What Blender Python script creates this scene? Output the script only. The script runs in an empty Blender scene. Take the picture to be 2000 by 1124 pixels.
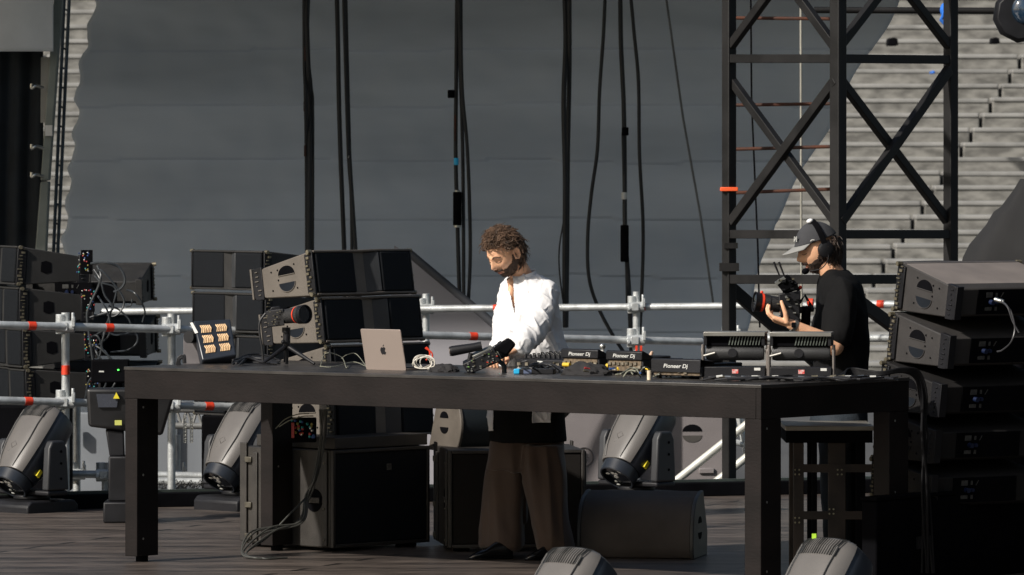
import bpy, bmesh, math, random
from mathutils import Vector, Matrix, noise
random.seed(7)
sc = bpy.context.scene
COL = sc.collection
F, HC, HY = 11400.0, 2.06, 320.0       # focal length in photo pixels, eye height above the stage, horizon row

# ------------------------------------------------------------------ camera, sky, sun, exposure
cam = bpy.data.cameras.new('camera'); camo = bpy.data.objects.new('camera', cam); COL.objects.link(camo)
camo.location = (0, 0, HC); camo.rotation_euler = (math.radians(90), 0, 0)
cam.sensor_width = 36; cam.lens = 36*F/2000; cam.shift_y = -(562-HY)/2000
cam.clip_start = .5; cam.clip_end = 3000
cam.dof.use_dof = True; cam.dof.focus_distance = 30.2; cam.dof.aperture_fstop = 13
sc.camera = camo
SUN = Vector((-.65, -.50, .57)).normalized()
w = bpy.data.worlds.new('World'); sc.world = w; w.use_nodes = True
nt = w.node_tree; nt.nodes.clear()
sky = nt.nodes.new('ShaderNodeTexSky'); sky.sky_type = 'NISHITA'; sky.sun_disc = False
sky.sun_elevation = math.asin(SUN.z); sky.sun_rotation = math.atan2(SUN.x, SUN.y); sky.air_density = 1.3; sky.dust_density = 2.5
bg = nt.nodes.new('ShaderNodeBackground'); bg.inputs[1].default_value = .062
ow = nt.nodes.new('ShaderNodeOutputWorld'); nt.links.new(sky.outputs[0], bg.inputs[0]); nt.links.new(bg.outputs[0], ow.inputs[0])
sl = bpy.data.lights.new('sun', 'SUN'); sl.energy = 3.9; sl.angle = math.radians(1.5); sl.color = (1, .945, .87)
so = bpy.data.objects.new('sun', sl); COL.objects.link(so); so.location = (-8, -5, 12)
so.rotation_euler = SUN.to_track_quat('Z', 'Y').to_euler()
sc.view_settings.view_transform = 'Standard'; sc.view_settings.look = 'None'
sc.view_settings.exposure = 0.27; sc.view_settings.gamma = 1

# ------------------------------------------------------------------ helpers
def W(px, py, d): return Vector(((px-1000)*d/F, d, HC-(py-HY)*d/F))
TT = 1.01                                 # table top height
def WT(px, py, h=TT):                     # point on the table top seen at that pixel
    d = F*(HC-h)/(py-HY); return Vector(((px-1000)*d/F, d, h))
def WF(px, py): return WT(px, py, 0)
def V(*a): return Vector(a)
def R(d): return math.radians(d)
def frame(fwd, up=(0, 0, 1)):             # matrix with x = fwd, z about up
    f = Vector(fwd).normalized(); u = Vector(up); l = u.cross(f).normalized(); u = f.cross(l)
    m = Matrix((f, l, u)).transposed(); return m.to_4x4()
MATS = {}
def mat(name, col, rough=.6, metal=0, var=.15, scale=6, bump=0, bscale=60, spec=.5, stretch=(1, 1, 1), col2=None, coat=0, sheen=0):
    if name in MATS: return MATS[name]
    m = bpy.data.materials.new(name); m.use_nodes = True; n = m.node_tree; b = n.nodes['Principled BSDF']
    tc = n.nodes.new('ShaderNodeTexCoord'); mp = n.nodes.new('ShaderNodeMapping'); mp.inputs['Scale'].default_value = stretch
    n.links.new(tc.outputs['Object'], mp.inputs[0])
    no = n.nodes.new('ShaderNodeTexNoise'); no.inputs['Scale'].default_value = scale; no.inputs['Detail'].default_value = 6
    n.links.new(mp.outputs[0], no.inputs['Vector'])
    cr = n.nodes.new('ShaderNodeValToRGB'); c = Vector(col[:3]); c2 = Vector(col2) if col2 else c*(1+var)
    c1 = c*(1-var) if not col2 else c
    cr.color_ramp.elements[0].position = .36; cr.color_ramp.elements[1].position = .64
    cr.color_ramp.elements[0].color = (*c1, 1); cr.color_ramp.elements[1].color = (*[min(x, 1) for x in c2], 1)
    n.links.new(no.outputs['Fac'], cr.inputs[0]); n.links.new(cr.outputs[0], b.inputs['Base Color'])
    mr = n.nodes.new('ShaderNodeMapRange'); mr.inputs[3].default_value = max(rough-.1, .03); mr.inputs[4].default_value = min(rough+.12, 1)
    n.links.new(no.outputs['Fac'], mr.inputs[0]); n.links.new(mr.outputs[0], b.inputs['Roughness'])
    b.inputs['Metallic'].default_value = metal; b.inputs['Specular IOR Level'].default_value = spec
    if coat: b.inputs['Coat Weight'].default_value = coat
    if sheen: b.inputs['Sheen Weight'].default_value = sheen
    if bump:
        n2 = n.nodes.new('ShaderNodeTexNoise'); n2.inputs['Scale'].default_value = bscale; n2.inputs['Detail'].default_value = 4
        n.links.new(mp.outputs[0], n2.inputs['Vector']); bp = n.nodes.new('ShaderNodeBump')
        bp.inputs['Strength'].default_value = bump; bp.inputs['Distance'].default_value = .01
        n.links.new(n2.outputs['Fac'], bp.inputs['Height']); n.links.new(bp.outputs[0], b.inputs['Normal'])
    MATS[name] = m; return m
def link(o, parent=None):
    COL.objects.link(o)
    if parent: o.parent = parent
    return o
def tag(o, label=None, cat=None, group=None, kind=None):
    if label: o['label'] = label
    if cat: o['category'] = cat
    if group: o['group'] = group
    if kind: o['kind'] = kind
    return o
def thing(name, label, cat, M=None, group=None):
    o = bpy.data.objects.new(name, None); o.empty_display_size = .1; COL.objects.link(o)
    if M is not None: o.matrix_basis = M if isinstance(M, Matrix) else Matrix.Translation(M)
    return tag(o, label, cat, group)
def dup(o, label, M=None, group=None):
    c = o.copy(); COL.objects.link(c); c['label'] = label
    if group: c['group'] = group
    if M is not None: c.matrix_basis = M
    def rec(a, b):
        for ch in list(a.children):
            d = ch.copy(); COL.objects.link(d); d.parent = b; rec(ch, d)
    rec(o, c); return c
def anchor(rot, local, world):            # matrix with that rotation that puts the local point on the world point
    return Matrix.Translation(Vector(world) - rot.to_3x3() @ Vector(local)) @ rot
EACH = {'latch', 'coupler', 'plug', 'bolt', 'screw', 'foot', 'bracket', 'cheek', 'rear_label', 'backplate', 'socket', 'blue_connector', 'clamp_ring', 'foot_block', 'knob', 'handle_recess', 'lens_glint', 'rig_detail', 'knob_mark'}
class MB:
    def __init__(s, M=None): s.v = []; s.f = []; s.a = []; s.b = []; s.M = M or Matrix.Identity(4)
    def add(s, vs, fs, M=None):
        s.a.append(len(s.v)); s.b.append(len(s.f)); k = len(s.v); T = s.M if M is None else s.M @ M
        s.v += [T @ Vector(p) for p in vs]; s.f += [tuple(i+k for i in f) for f in fs]; return s
    def box(s, x0, x1, y0, y1, z0, z1, M=None):
        vs = [(x, y, z) for x in (x0, x1) for y in (y0, y1) for z in (z0, z1)]
        return s.add(vs, [(0, 1, 3, 2), (4, 6, 7, 5), (0, 4, 5, 1), (2, 3, 7, 6), (0, 2, 6, 4), (1, 5, 7, 3)], M)
    def cbox(s, c, sz, M=None):
        c = Vector(c); h = Vector(sz)/2
        return s.box(c.x-h.x, c.x+h.x, c.y-h.y, c.y+h.y, c.z-h.z, c.z+h.z, M)
    def prism(s, poly, a, b, axis='y', M=None):     # poly in the other two axes, extruded from a to b
        def q(p, t): return {'y': (p[0], t, p[1]), 'x': (t, p[0], p[1]), 'z': (p[0], p[1], t)}[axis]
        n = len(poly); vs = [q(p, a) for p in poly]+[q(p, b) for p in poly]
        return s.add(vs, [tuple(range(n))[::-1], tuple(range(n, 2*n))]+[(i, (i+1) % n, n+(i+1) % n, n+i) for i in range(n)], M)
    def rings(s, rs, cap=True, M=None, closed=False):
        n = len(rs[0]); vs = [p for r in rs for p in r]; fs = []
        m = len(rs)
        for i in range(m-1 if not closed else m):
            j = (i+1) % m
            for k in range(n): fs.append((i*n+k, i*n+(k+1) % n, j*n+(k+1) % n, j*n+k))
        if cap and not closed: fs += [tuple(range(n))[::-1], tuple(range((m-1)*n, m*n))]
        return s.add(vs, fs, M)
    def tube(s, pts, r, n=8, cap=True, M=None, closed=False):
        pts = [Vector(p) for p in pts]; rs = []; m = len(pts)
        rr = r if isinstance(r, (list, tuple)) else [r]*m
        prev = None
        for i, p in enumerate(pts):
            if closed: t = pts[(i+1) % m]-pts[i-1]
            else: t = pts[min(i+1, m-1)]-pts[max(i-1, 0)]
            t.normalize()
            if i and not closed and t.dot(pt) < -.9: t = -t
            pt = t
            if prev is None: a = t.orthogonal().normalized()
            else:
                a = prev - t*prev.dot(t)
                a = a.normalized() if a.length > 1e-6 else t.orthogonal().normalized()
            prev = a; b = t.cross(a)
            rs.append([p+(a*math.cos(2*math.pi*k/n)+b*math.sin(2*math.pi*k/n))*rr[i] for k in range(n)])
        return s.rings(rs, cap, M, closed)
    def cyl(s, p0, p1, r, n=16, r2=None, M=None): return s.tube([p0, p1], [r, r if r2 is None else r2], n, True, M)
    def ball(s, c, r, nu=16, nv=10, M=None, fn=None):
        r = (r, r, r) if not isinstance(r, (tuple, list)) else r; c = Vector(c)
        vs = []; fs = []
        for j in range(nv+1):
            th = math.pi*j/nv
            for i in range(nu):
                ph = 2*math.pi*i/nu; d = Vector((math.sin(th)*math.cos(ph), math.sin(th)*math.sin(ph), math.cos(th)))
                p = Vector((d.x*r[0], d.y*r[1], d.z*r[2]))
                if fn: p = fn(p, d)
                vs.append(c+p)
        for j in range(nv):
            for i in range(nu): fs.append((j*nu+i, (j+1)*nu+i, (j+1)*nu+(i+1) % nu, j*nu+(i+1) % nu))
        return s.add(vs, fs, M)
    def mesh(s, name):
        me = bpy.data.meshes.new(name); me.from_pydata([tuple(v) for v in s.v], [], s.f)
        bm = bmesh.new(); bm.from_mesh(me); bmesh.ops.remove_doubles(bm, verts=bm.verts, dist=1e-6)
        bmesh.ops.recalc_face_normals(bm, faces=bm.faces); bm.to_mesh(me); bm.free(); return me
    def build(s, name, m, parent=None, smooth=True, bevel=0, label=None, seg=2):
        if name in EACH and len(s.a) > 1 and len(s.a) < 60:
            al = s.a+[len(s.v)]; fi = s.b+[len(s.f)]; o = None
            for i in range(len(s.a)):
                q = MB(); q.v = s.v[al[i]:al[i+1]]; q.f = [tuple(k-al[i] for k in f) for f in s.f[fi[i]:fi[i+1]]]; o = q.build(name, m, parent, smooth, bevel, label, seg)
            return o
        me = s.mesh(name); me.materials.append(m); o = bpy.data.objects.new(name, me); link(o, parent)
        if smooth:
            for p in me.polygons: p.use_smooth = True
            me.set_sharp_from_angle(angle=R(38))
        if bevel:
            b = o.modifiers.new('bevel', 'BEVEL'); b.width = bevel; b.segments = seg; b.limit_method = 'ANGLE'; b.angle_limit = R(40)
        if label: o['label'] = label
        return o
def spline(pts, k=8):                       # Catmull-Rom
    pts = [Vector(p) for p in pts]; P = [pts[0]*2-pts[1]]+pts+[pts[-1]*2-pts[-2]]; out = []
    for i in range(1, len(P)-2):
        a, b, c, d = P[i-1:i+3]
        for j in range(k):
            t = j/k; out.append(.5*((2*b)+(c-a)*t+(2*a-5*b+4*c-d)*t*t+(3*b-a-3*c+d)*t**3))
    out.append(pts[-1]); return out
def remesh(mb, name, voxel, smooth=2):       # one continuous skin over overlapping volumes
    me = mb.mesh(name); o = bpy.data.objects.new(name, me); COL.objects.link(o)
    r = o.modifiers.new('r', 'REMESH'); r.mode = 'VOXEL'; r.voxel_size = voxel; r.adaptivity = 0
    if smooth: q = o.modifiers.new('s', 'SMOOTH'); q.iterations = smooth; q.factor = .5
    dg = bpy.context.evaluated_depsgraph_get(); dg.update()
    out = bpy.data.meshes.new_from_object(o.evaluated_get(dg)); out.name = name
    bpy.data.objects.remove(o); bpy.data.meshes.remove(me)
    for p in out.polygons: p.use_smooth = True
    return out
def put(me, name, m, parent, label=None):
    me.materials.clear(); me.materials.append(m); o = bpy.data.objects.new(name, me); link(o, parent)
    if label: o['label'] = label
    return o
def displace(me, fn):
    nn = [v.normal.copy() for v in me.vertices]
    for v, n in zip(me.vertices, nn): v.co = v.co + fn(v.co, n)
def cut(me, test):
    bm = bmesh.new(); bm.from_mesh(me); dl = [f for f in bm.faces if test(f.calc_center_median())]
    bmesh.ops.delete(bm, geom=dl, context='FACES'); bm.to_mesh(me); bm.free()
def text_mesh(s, size, depth=.0006, shear=0):
    cu = bpy.data.curves.new('t', 'FONT'); cu.body = s; cu.size = size; cu.extrude = depth; cu.shear = shear; cu.align_x = 'CENTER'; cu.align_y = 'CENTER'; cu.offset = size*.012
    cu.resolution_u = 3
    o = bpy.data.objects.new('t', cu); COL.objects.link(o); dg = bpy.context.evaluated_depsgraph_get(); dg.update()
    me = bpy.data.meshes.new_from_object(o.evaluated_get(dg)); bpy.data.objects.remove(o); return me
def lettering(s, size, M, m, parent, name='lettering', shear=.2, sx=1):
    me = text_mesh(s, size, shear=shear); me.transform(M @ Matrix.Diagonal((sx, 1, 1, 1))); me.materials.clear(); me.materials.append(m)
    return link(bpy.data.objects.new(name, me), parent)

# ------------------------------------------------------------------ materials
BLK = mat('black_paint', (.008, .008, .01), .5, var=.3, spec=.35, bump=.15, bscale=200)
BLKM = mat('matt_black', (.003, .003, .004), .85, var=.3, spec=.06)
RUB = mat('cable_rubber', (.014, .014, .016), .5, var=.3)
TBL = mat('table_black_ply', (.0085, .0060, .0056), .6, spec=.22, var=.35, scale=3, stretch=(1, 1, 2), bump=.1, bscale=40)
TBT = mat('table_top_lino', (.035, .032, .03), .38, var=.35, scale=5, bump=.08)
CAB = mat('cabinet_grey_brown', (.125, .108, .090), .55, var=.09, scale=9, bump=.3, bscale=350)
CABD = mat('cabinet_dark_grey', (.022, .021, .02), .55, var=.12, scale=9, bump=.3, bscale=350)
CABX = mat('cabinet_worn_grey', (.033, .029, .025), .5, var=.25, scale=7, bump=.3, bscale=350)
GRL = mat('speaker_grille', (.006, .0075, .010), .7, spec=.2, var=.12, scale=4, bump=.5, bscale=900)
GRLB = mat('brown_grille', (.016, .0135, .012), .7, spec=.15, var=.15, scale=3, bump=.5, bscale=900)
WVG = mat('waveguide_grey', (.04, .042, .045), .45, var=.1)
ALU = mat('scaffold_aluminium', (.55, .57, .57), .42, .45, var=.16, scale=14, bump=.2, bscale=90)
STL = mat('bright_steel', (.55, .55, .52), .3, .9, var=.2, scale=30)
BRS = mat('rig_pin_brass', (.22, .195, .14), .4, .7, var=.3, scale=30)
RED = mat('red_tape', (.75, .055, .02), .5, var=.15, scale=40)
ORG = mat('orange_strap', (.9, .12, .03), .5, var=.1)
YEL = mat('yellow_sticker', (.75, .62, .03), .5, var=.1)
GRN = mat('green_tag', (.45, .75, .05), .5, var=.1)
BLU = mat('blue_plastic', (.03, .16, .6), .4, var=.2)
CYA = mat('cyan_plastic', (.02, .45, .8), .4, var=.2)
WHT = mat('white_plastic', (.72, .7, .66), .4, var=.08)
OFF = mat('off_white_label', (.6, .6, .57), .6, var=.15)
TWR = mat('tower_black_steel', (.010, .0095, .0095), .6, 0, spec=.3, var=.4, scale=5, bump=.15)
RST = mat('rusty_steel', (.05, .025, .018), .8, .2, scale=9, col2=(.09, .03, .015))
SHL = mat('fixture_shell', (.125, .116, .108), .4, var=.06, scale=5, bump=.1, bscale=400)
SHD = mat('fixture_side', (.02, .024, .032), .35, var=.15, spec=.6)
LNS = mat('lens_glass', (.015, .018, .025), .05, var=.2, spec=1, coat=1)
MIR = mat('lamp_reflector', (.6, .58, .5), .12, 1, var=.3, scale=20)
def planks():
    m = bpy.data.materials.new('stage_boards'); m.use_nodes = True; n = m.node_tree; b = n.nodes['Principled BSDF']
    g = n.nodes.new('ShaderNodeNewGeometry'); mp = n.nodes.new('ShaderNodeMapping'); mp.inputs['Scale'].default_value = (.55, 3.2, 1)
    mp.inputs['Rotation'].default_value = (0, 0, R(4)); n.links.new(g.outputs['Position'], mp.inputs[0])
    def noi(sc_, det=6):
        q = n.nodes.new('ShaderNodeTexNoise'); q.inputs['Scale'].default_value = sc_; q.inputs['Detail'].default_value = det; n.links.new(mp.outputs[0], q.inputs['Vector']); return q
    a, c = noi(1.6), noi(9)
    ad = n.nodes.new('ShaderNodeMath'); ad.operation = 'ADD'; n.links.new(a.outputs['Fac'], ad.inputs[0]); n.links.new(c.outputs['Fac'], ad.inputs[1])
    cr = n.nodes.new('ShaderNodeValToRGB'); e = cr.color_ramp.elements
    e[0].position = .8/2; e[0].color = (.027, .0215, .019, 1); e[1].position = 1.22/2; e[1].color = (.17, .138, .118, 1)
    hf = n.nodes.new('ShaderNodeMath'); hf.operation = 'MULTIPLY'; hf.inputs[1].default_value = .5; n.links.new(ad.outputs[0], hf.inputs[0]); n.links.new(hf.outputs[0], cr.inputs[0])
    br = n.nodes.new('ShaderNodeTexBrick'); br.inputs['Scale'].default_value = 1; br.inputs['Brick Width'].default_value = 2.4; br.inputs['Row Height'].default_value = .6
    br.inputs['Mortar Size'].default_value = .012; br.inputs['Color1'].default_value = (1, 1, 1, 1); br.inputs['Color2'].default_value = (.72, .72, .72, 1); br.inputs['Mortar'].default_value = (.12, .12, .12, 1)
    n.links.new(mp.outputs[0], br.inputs['Vector'])
    mx = n.nodes.new('ShaderNodeMixRGB'); mx.blend_type = 'MULTIPLY'; mx.inputs[0].default_value = 1
    n.links.new(cr.outputs[0], mx.inputs[1]); n.links.new(br.outputs['Color'], mx.inputs[2]); n.links.new(mx.outputs[0], b.inputs['Base Color'])
    b.inputs['Roughness'].default_value = .4
    bp = n.nodes.new('ShaderNodeBump'); bp.inputs['Strength'].default_value = .25; bp.inputs['Distance'].default_value = .01; n.links.new(c.outputs['Fac'], bp.inputs['Height']); n.links.new(bp.outputs[0], b.inputs['Normal'])
    return m
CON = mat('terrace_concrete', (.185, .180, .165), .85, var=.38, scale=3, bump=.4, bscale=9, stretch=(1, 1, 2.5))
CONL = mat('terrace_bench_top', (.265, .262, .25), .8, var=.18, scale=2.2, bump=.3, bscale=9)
CUR = mat('grey_scrim', (.45, .51, .59), .85, scale=.9, stretch=(.3, 1, 1.6), col2=(.62, .69, .785), bump=.3, bscale=3)
DRK = mat('black_drape', (.012, .016, .02), .9, var=.3)
PAN = mat('blue_grey_panel', (.2, .215, .235), .6, var=.12, scale=1.5)
GRY = mat('mauve_grey_cabinet', (.2, .18, .18), .55, var=.08, scale=3, bump=.2, bscale=150)

# ------------------------------------------------------------------ setting
def sheet(name, pts, m, kind='structure'):
    mb = MB(); mb.add(pts, [tuple(range(len(pts)))]); o = mb.build(name, m, smooth=False); o['kind'] = kind; return o
sheet('ground', [(-900, -300, -1.5), (900, -300, -1.5), (900, 1500, -1.5), (-900, 1500, -1.5)], mat('asphalt', (.06, .06, .06), .9, scale=.4, bump=.3))
eL, eR = WF(0, 997), WF(1450, 968)
d = (eR-eL)/(eR.x-eL.x)
p0, p1 = eL+d*(-6), eR+d*6
mb = MB(); mb.prism([(p0.x, p0.y), (p0.x, 24.5), (p1.x, 24.5), (p1.x, p1.y)], -.12, 0, 'z')
o = mb.build('stage_floor', planks(), smooth=False); o['kind'] = 'structure'
mb = MB(); mb.prism([(p0.x, p0.y-.25), (p0.x, 24.7), (p1.x, 24.7), (p1.x, p1.y-.25)], -1.5, -.125, 'z')
o = mb.build('stage_base', BLKM, smooth=False); o['kind'] = 'structure'
# low black riser along the rear edge of the stage
ed = (p1-p0).normalized(); en = Vector((-ed.y, ed.x, 0))
mb = MB(frame(ed)); mb.M = Matrix.Translation(p0) @ frame(ed)
L = (p1-p0).length; mb.box(0, L, -.03, .06, .0, .085); 
o = mb.build('rear_riser', BLKM, bevel=.006); o['kind'] = 'structure'
mb = MB(Matrix.Translation(p0) @ frame(ed)); mb.box(0, L, .062, .1, -.12, .1); mb.build('rear_trim', mat('trim_metal', (.10, .12, .11), .4, .6), smooth=False)['kind'] = 'structure'

# added unseen blockers: right panel cuts sky light, roof slab shades the backdrop
mb = MB(); mb.box(3.5, 3.6, 23.5, 31.5, -1.5, 7); tag(mb.build('light_block_panel', DRK, smooth=False), 'added unseen black panel blocking light from the right', 'curtain')
mb = MB(); mb.box(-18, 9, 39.8, 46.6, 5.0, 5.2); o = mb.build('shade_roof', DRK, smooth=False); tag(o, 'added unseen black roof slab shading the backdrop', 'roof')
# stadium terrace far behind
terr = thing('stadium_terrace', 'pale weathered concrete stadium terrace of long stepped benches beyond the tower', 'terrace', V(0, 90, -1.5))
for k in range(29):
    py = 764-28.6*k; Y = 90+.75*k; z = HC-(py-HY)*Y/F
    pyb = py+28.6; zb = HC-(pyb-HY)*(Y-.75)/F
    def X(px): return (px-1000)*Y/F
    g = 1984-.664*(py+12-130)
    r = random.Random(k)
    cuts = [-80, 60+r.random()*30, 620+r.random()*200, 1250+r.random()*100, g]
    if k < 9: cuts += [g+150+r.random()*20]
    cuts += [2120]
    cuts = sorted(cuts)
    a = MB(); b = MB()
    for i in range(len(cuts)-1):
        x0, x1 = X(cuts[i])+(.03 if i else 0), X(cuts[i+1])-.03
        j = (r.random()-.5)*.03
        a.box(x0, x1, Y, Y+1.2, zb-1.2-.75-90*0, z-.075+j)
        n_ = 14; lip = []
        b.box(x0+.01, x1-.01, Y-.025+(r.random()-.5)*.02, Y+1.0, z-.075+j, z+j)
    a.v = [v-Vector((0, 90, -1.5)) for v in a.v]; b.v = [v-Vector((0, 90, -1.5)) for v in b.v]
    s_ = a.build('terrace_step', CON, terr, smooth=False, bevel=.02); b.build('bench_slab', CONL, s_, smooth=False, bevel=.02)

for l, m, px, py, hh in (('small black box standing on a terrace step behind the tower', BLKM, 1743, 82, .14), ('small blue wedge lying on a terrace step behind the tower', BLU, 1821, 142, .055), ('small black bag on an upper terrace step right of the tower', BLKM, 1943, 80, .11)):
    mb = MB(); p = W(px, py, 100); mb.prism([(-hh*.7, -hh/2), (hh*.6, -hh/2), (hh*.5, hh*.35), (0, hh/2), (-hh*.6, hh*.4)], -.3, .3, 'y', Matrix.Translation(p)); o = mb.build('terrace_item', m, bevel=.02); tag(o, l, 'litter')
# big grey scrim
lf = [(-60, 300), (0, 185), (85, 168), (150, 152), (230, 150), (300, 140), (400, 131), (480, 124), (800, 90), (1240, 60)]
rt = [(-60, 1790), (0, 1758), (94, 1704), (170, 1660), (256, 1612), (330, 1572), (440, 1508), (560, 1478), (700, 1440), (1240, 1420)]
def interp(t, tab):
    for (a, x), (b, y) in zip(tab, tab[1:]):
        if t <= b: return x+(y-x)*(t-a)/(b-a)
    return tab[-1][1]
vs = []; fs = []; NU, NV = 150, 260
for j in range(NV+1):
    py = -60+1240*j/NV
    l = interp(py, lf)+5*math.sin(py/11)+4*noise.noise(Vector((py/17, 0, 3))); r_ = interp(py, rt)+6*math.sin(py/31)
    for i in range(NU+1):
        px = l+(r_-l)*i/NU; p = W(px, py, 46)
        band = ((py+10*noise.noise(Vector((px/300, py/200, 1)))+14) % 110)/110
        p.y += -.022*band++.08*noise.noise(Vector((p.x*.35, 0, p.z*.35)))+.02*noise.noise(Vector((p.x*1.6, 4, p.z*4)))+.012*noise.noise(Vector((p.x*5, 1, p.z*7)))
        vs.append(p)
for j in range(NV):
    for i in range(NU): fs.append((j*(NU+1)+i, j*(NU+1)+i+1, (j+1)*(NU+1)+i+1, (j+1)*(NU+1)+i))
mb = MB(); mb.add(vs, fs); o = mb.build('backdrop_curtain', CUR); so_ = o.modifiers.new('s', 'SOLIDIFY'); so_.thickness = .01
tag(o, 'huge dark grey mesh backdrop hanging behind the whole stage', 'curtain')
# ---- left edge: awning, black drape, leaning column, ladder strip
def drape(name, m, pxs, py0, py1, d, amp, freq, label, cat):
    vs = []; fs = []; nu, nv = 70, 16
    for j in range(nv+1):
        for i in range(nu+1):
            p = W(pxs[0]+(pxs[1]-pxs[0])*i/nu, py0+(py1-py0)*j/nv, d); p.y += amp*math.sin(p.x*freq+.7*math.sin(p.z*1.3)); vs.append(p)
    for j in range(nv):
        for i in range(nu): fs.append((j*(nu+1)+i, j*(nu+1)+i+1, (j+1)*(nu+1)+i+1, (j+1)*(nu+1)+i))
    mb = MB(); mb.add(vs, fs); o = mb.build(name, m); s = o.modifiers.new('s', 'SOLIDIFY'); s.thickness = .008
    return tag(o, label, cat)
drape('black_curtain_or_added_sheet', DRK, (-60, 84), 95, 640, 43.2, .03, 40, 'black pleated curtain hanging under the grey canopy at the left edge', 'curtain')
drape('canopy', mat('canopy_cloth', (.6, .62, .63), .8, var=.1, scale=2, bump=.2, bscale=4), (-60, 104), -60, 101, 42.8, .02, 9, 'light grey cloth canopy flap in the top left corner', 'canopy')
cl = thing('steel_column', 'pale green grey steel column leaning beside the black curtain', 'column', W(100, 500, 43))
GC = mat('column_paint', (.22, .24, .215), .7, var=.15, scale=3)
mb = MB(cl.matrix_basis.inverted())
def slab(mb, quad, d, t):
    a = [W(x, y, d) for x, y in quad]; b = [p+Vector((0, t, 0)) for p in a]; n = len(a)
    mb.add(a+b, [tuple(range(n)), tuple(range(n, 2*n))[::-1]]+[(i, (i+1) % n, n+(i+1) % n, n+i) for i in range(n)])
for q in [[(104, -40), (124, -40), (108, 175), (84, 250), (94, 100)], [(78, 105), (92, 105), (90, 200), (78, 200)]]: pass
slab(mb, [(108, -40), (124, -40), (96, 353), (79, 353)], 43, .15); 
mb.build('upper_plate', GC, cl, bevel=.01)
mb = MB(cl.matrix_basis.inverted()); slab(mb, [(79, 355), (96, 355), (85, 600), (60, 600)], 43, .15); mb.build('lower_plate', GC, cl, bevel=.01)
mb = MB(cl.matrix_basis.inverted()); slab(mb, [(80, 112), (103, 112), (91, 240), (79, 240)], 43.05, .1); mb.build('side_plate', CONL if 0 else mat('pale_plate', (.3, .29, .26), .7), cl)
mb = MB(cl.matrix_basis.inverted()); slab(mb, [(88, 245), (102, 245), (102, 266), (88, 266)], 42.97, .02); mb.build('sticker', WHT, cl)
for py in (172, 290, 345):
    mb = MB(cl.matrix_basis.inverted()); mb.tube(spline([W(84, py, 42.95), W(70, py-4, 42.9), W(62, py+1, 42.9), W(62, py-8, 42.9)], 4), .012); mb.build('hook', STL, cl)
ld = thing('ladder_strip', 'narrow blue grey steel ladder truss rising beside the leaning column', 'truss', W(120, 500, 43.6))
BG = mat('bluegrey_steel', (.07, .095, .12), .5, .4, var=.2)
for a, b in (((127, -40), (100, 600)), ((137, -40), (108, 600))):
    mb = MB(ld.matrix_basis.inverted()); mb.cyl(W(*a, 43.6), W(*b, 43.6), .013, 10); mb.build('rail', BG, ld)
for k in range(17):
    y = k*38-20; x = 127-27*(y+40)/640
    mb = MB(ld.matrix_basis.inverted()); mb.cyl(W(x, y, 43.6), W(x+10, y+4, 43.6), .008, 6); mb.build('rung', BG, ld)

# ------------------------------------------------------------------ hanging cables
def hang(label, strands, d=44.5, extras=(), name='hanging_cable'):
    t = thing(name, label, 'cable', W(strands[0][0][0][0], 0, d), group='cables hanging in front of the backdrop')
    I = t.matrix_basis.inverted()
    for pts, wpx in strands:
        mb = MB(I); q = [W(x, y, d+.05*math.sin(i*2.1+x)) for i, (x, y) in enumerate(pts)]
        mb.tube(spline(q, 8), wpx/2*d/F, 8); mb.build('strand', mat('hanging_rubber', (.016, .017, .019), .6, var=.3), t)
    for (x, y, w_, h_, m, nm) in extras:
        mb = MB(I); r = w_/2*d/F; mb.tube([W(x, y-h_/2, d-.03), W(x, y-h_/2+1, d-.03), W(x, y+h_/2-1, d-.03), W(x, y+h_/2, d-.03)], [r*.8, r, r, r*.8], 12); mb.build(nm, m, t)
    return t
hang('thick taped cable bundle hanging at the far left of the backdrop', [
    ([(599, -40), (600, 60), (603, 150), (605, 210), (605, 330), (604, 520), (604, 640)], 9), ([(594, -40), (595, 120), (597, 190), (599, 330), (600, 640)], 8), ([(604, -40), (601, 90), (608, 170), (611, 240), (610, 640)], 6)],
    extras=((597, 105, 5, 28, RST, 'rust_tape'), (595, 208, 5, 20, RST, 'rust_tape'), (596, 295, 5, 22, RST, 'rust_tape')))
hang('pair of loose cables hanging just right of the taped bundle', [
    ([(657, -40), (660, 80), (662, 200), (666, 330), (672, 480), (676, 620)], 9), ([(674, -40), (677, 90), (681, 250), (684, 330), (694, 480), (704, 620)], 8), ([(670, -40), (674, 110), (680, 300), (686, 400), (688, 620)], 6)],
    extras=((673, 84, 5, 10, BLKM, 'clip'), (681, 307, 5, 6, WHT, 'white_tie')))
hang('cable with blue tape and black connector hanging above the man in white', [
    ([(893, -40), (891, 160), (890, 300), (893, 420), (897, 560), (903, 700)], 8), ([(900, -40), (902, 160), (912, 280), (917, 400), (918, 520), (908, 700)], 7), ([(896, -40), (899, 140), (903, 260), (905, 420), (906, 700)], 7)],
    extras=((881, 184, 14, 16, BLKM, 'clamp'), (891, 316, 10, 14, CYA, 'blue_tape'), (893, 408, 17, 66, BLKM, 'connector'), (893, 374, 11, 5, STL, 'collar'), (893, 442, 15, 6, STL, 'collar'), (889, 250, 4, 50, RST, 'rust_tape')))
hang('straight thick cable bundle hanging behind the shoulder of the man in white', [
    ([(1102, -40), (1105, 80), (1101, 200), (1104, 350), (1103, 520), (1104, 640)], 10), ([(1112, -40), (1112, 140), (1109, 300), (1108, 450), (1106, 640)], 9), ([(1101, 430), (1093, 480), (1092, 520), (1097, 570), (1103, 610)], 3)])
hang('thin cable bowing out to the left between two bundles', [([(1183, -40), (1179, 60), (1171, 180), (1167, 290), (1155, 380), (1148, 460), (1150, 540), (1168, 600), (1200, 660), (1240, 720)], 7)])
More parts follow.
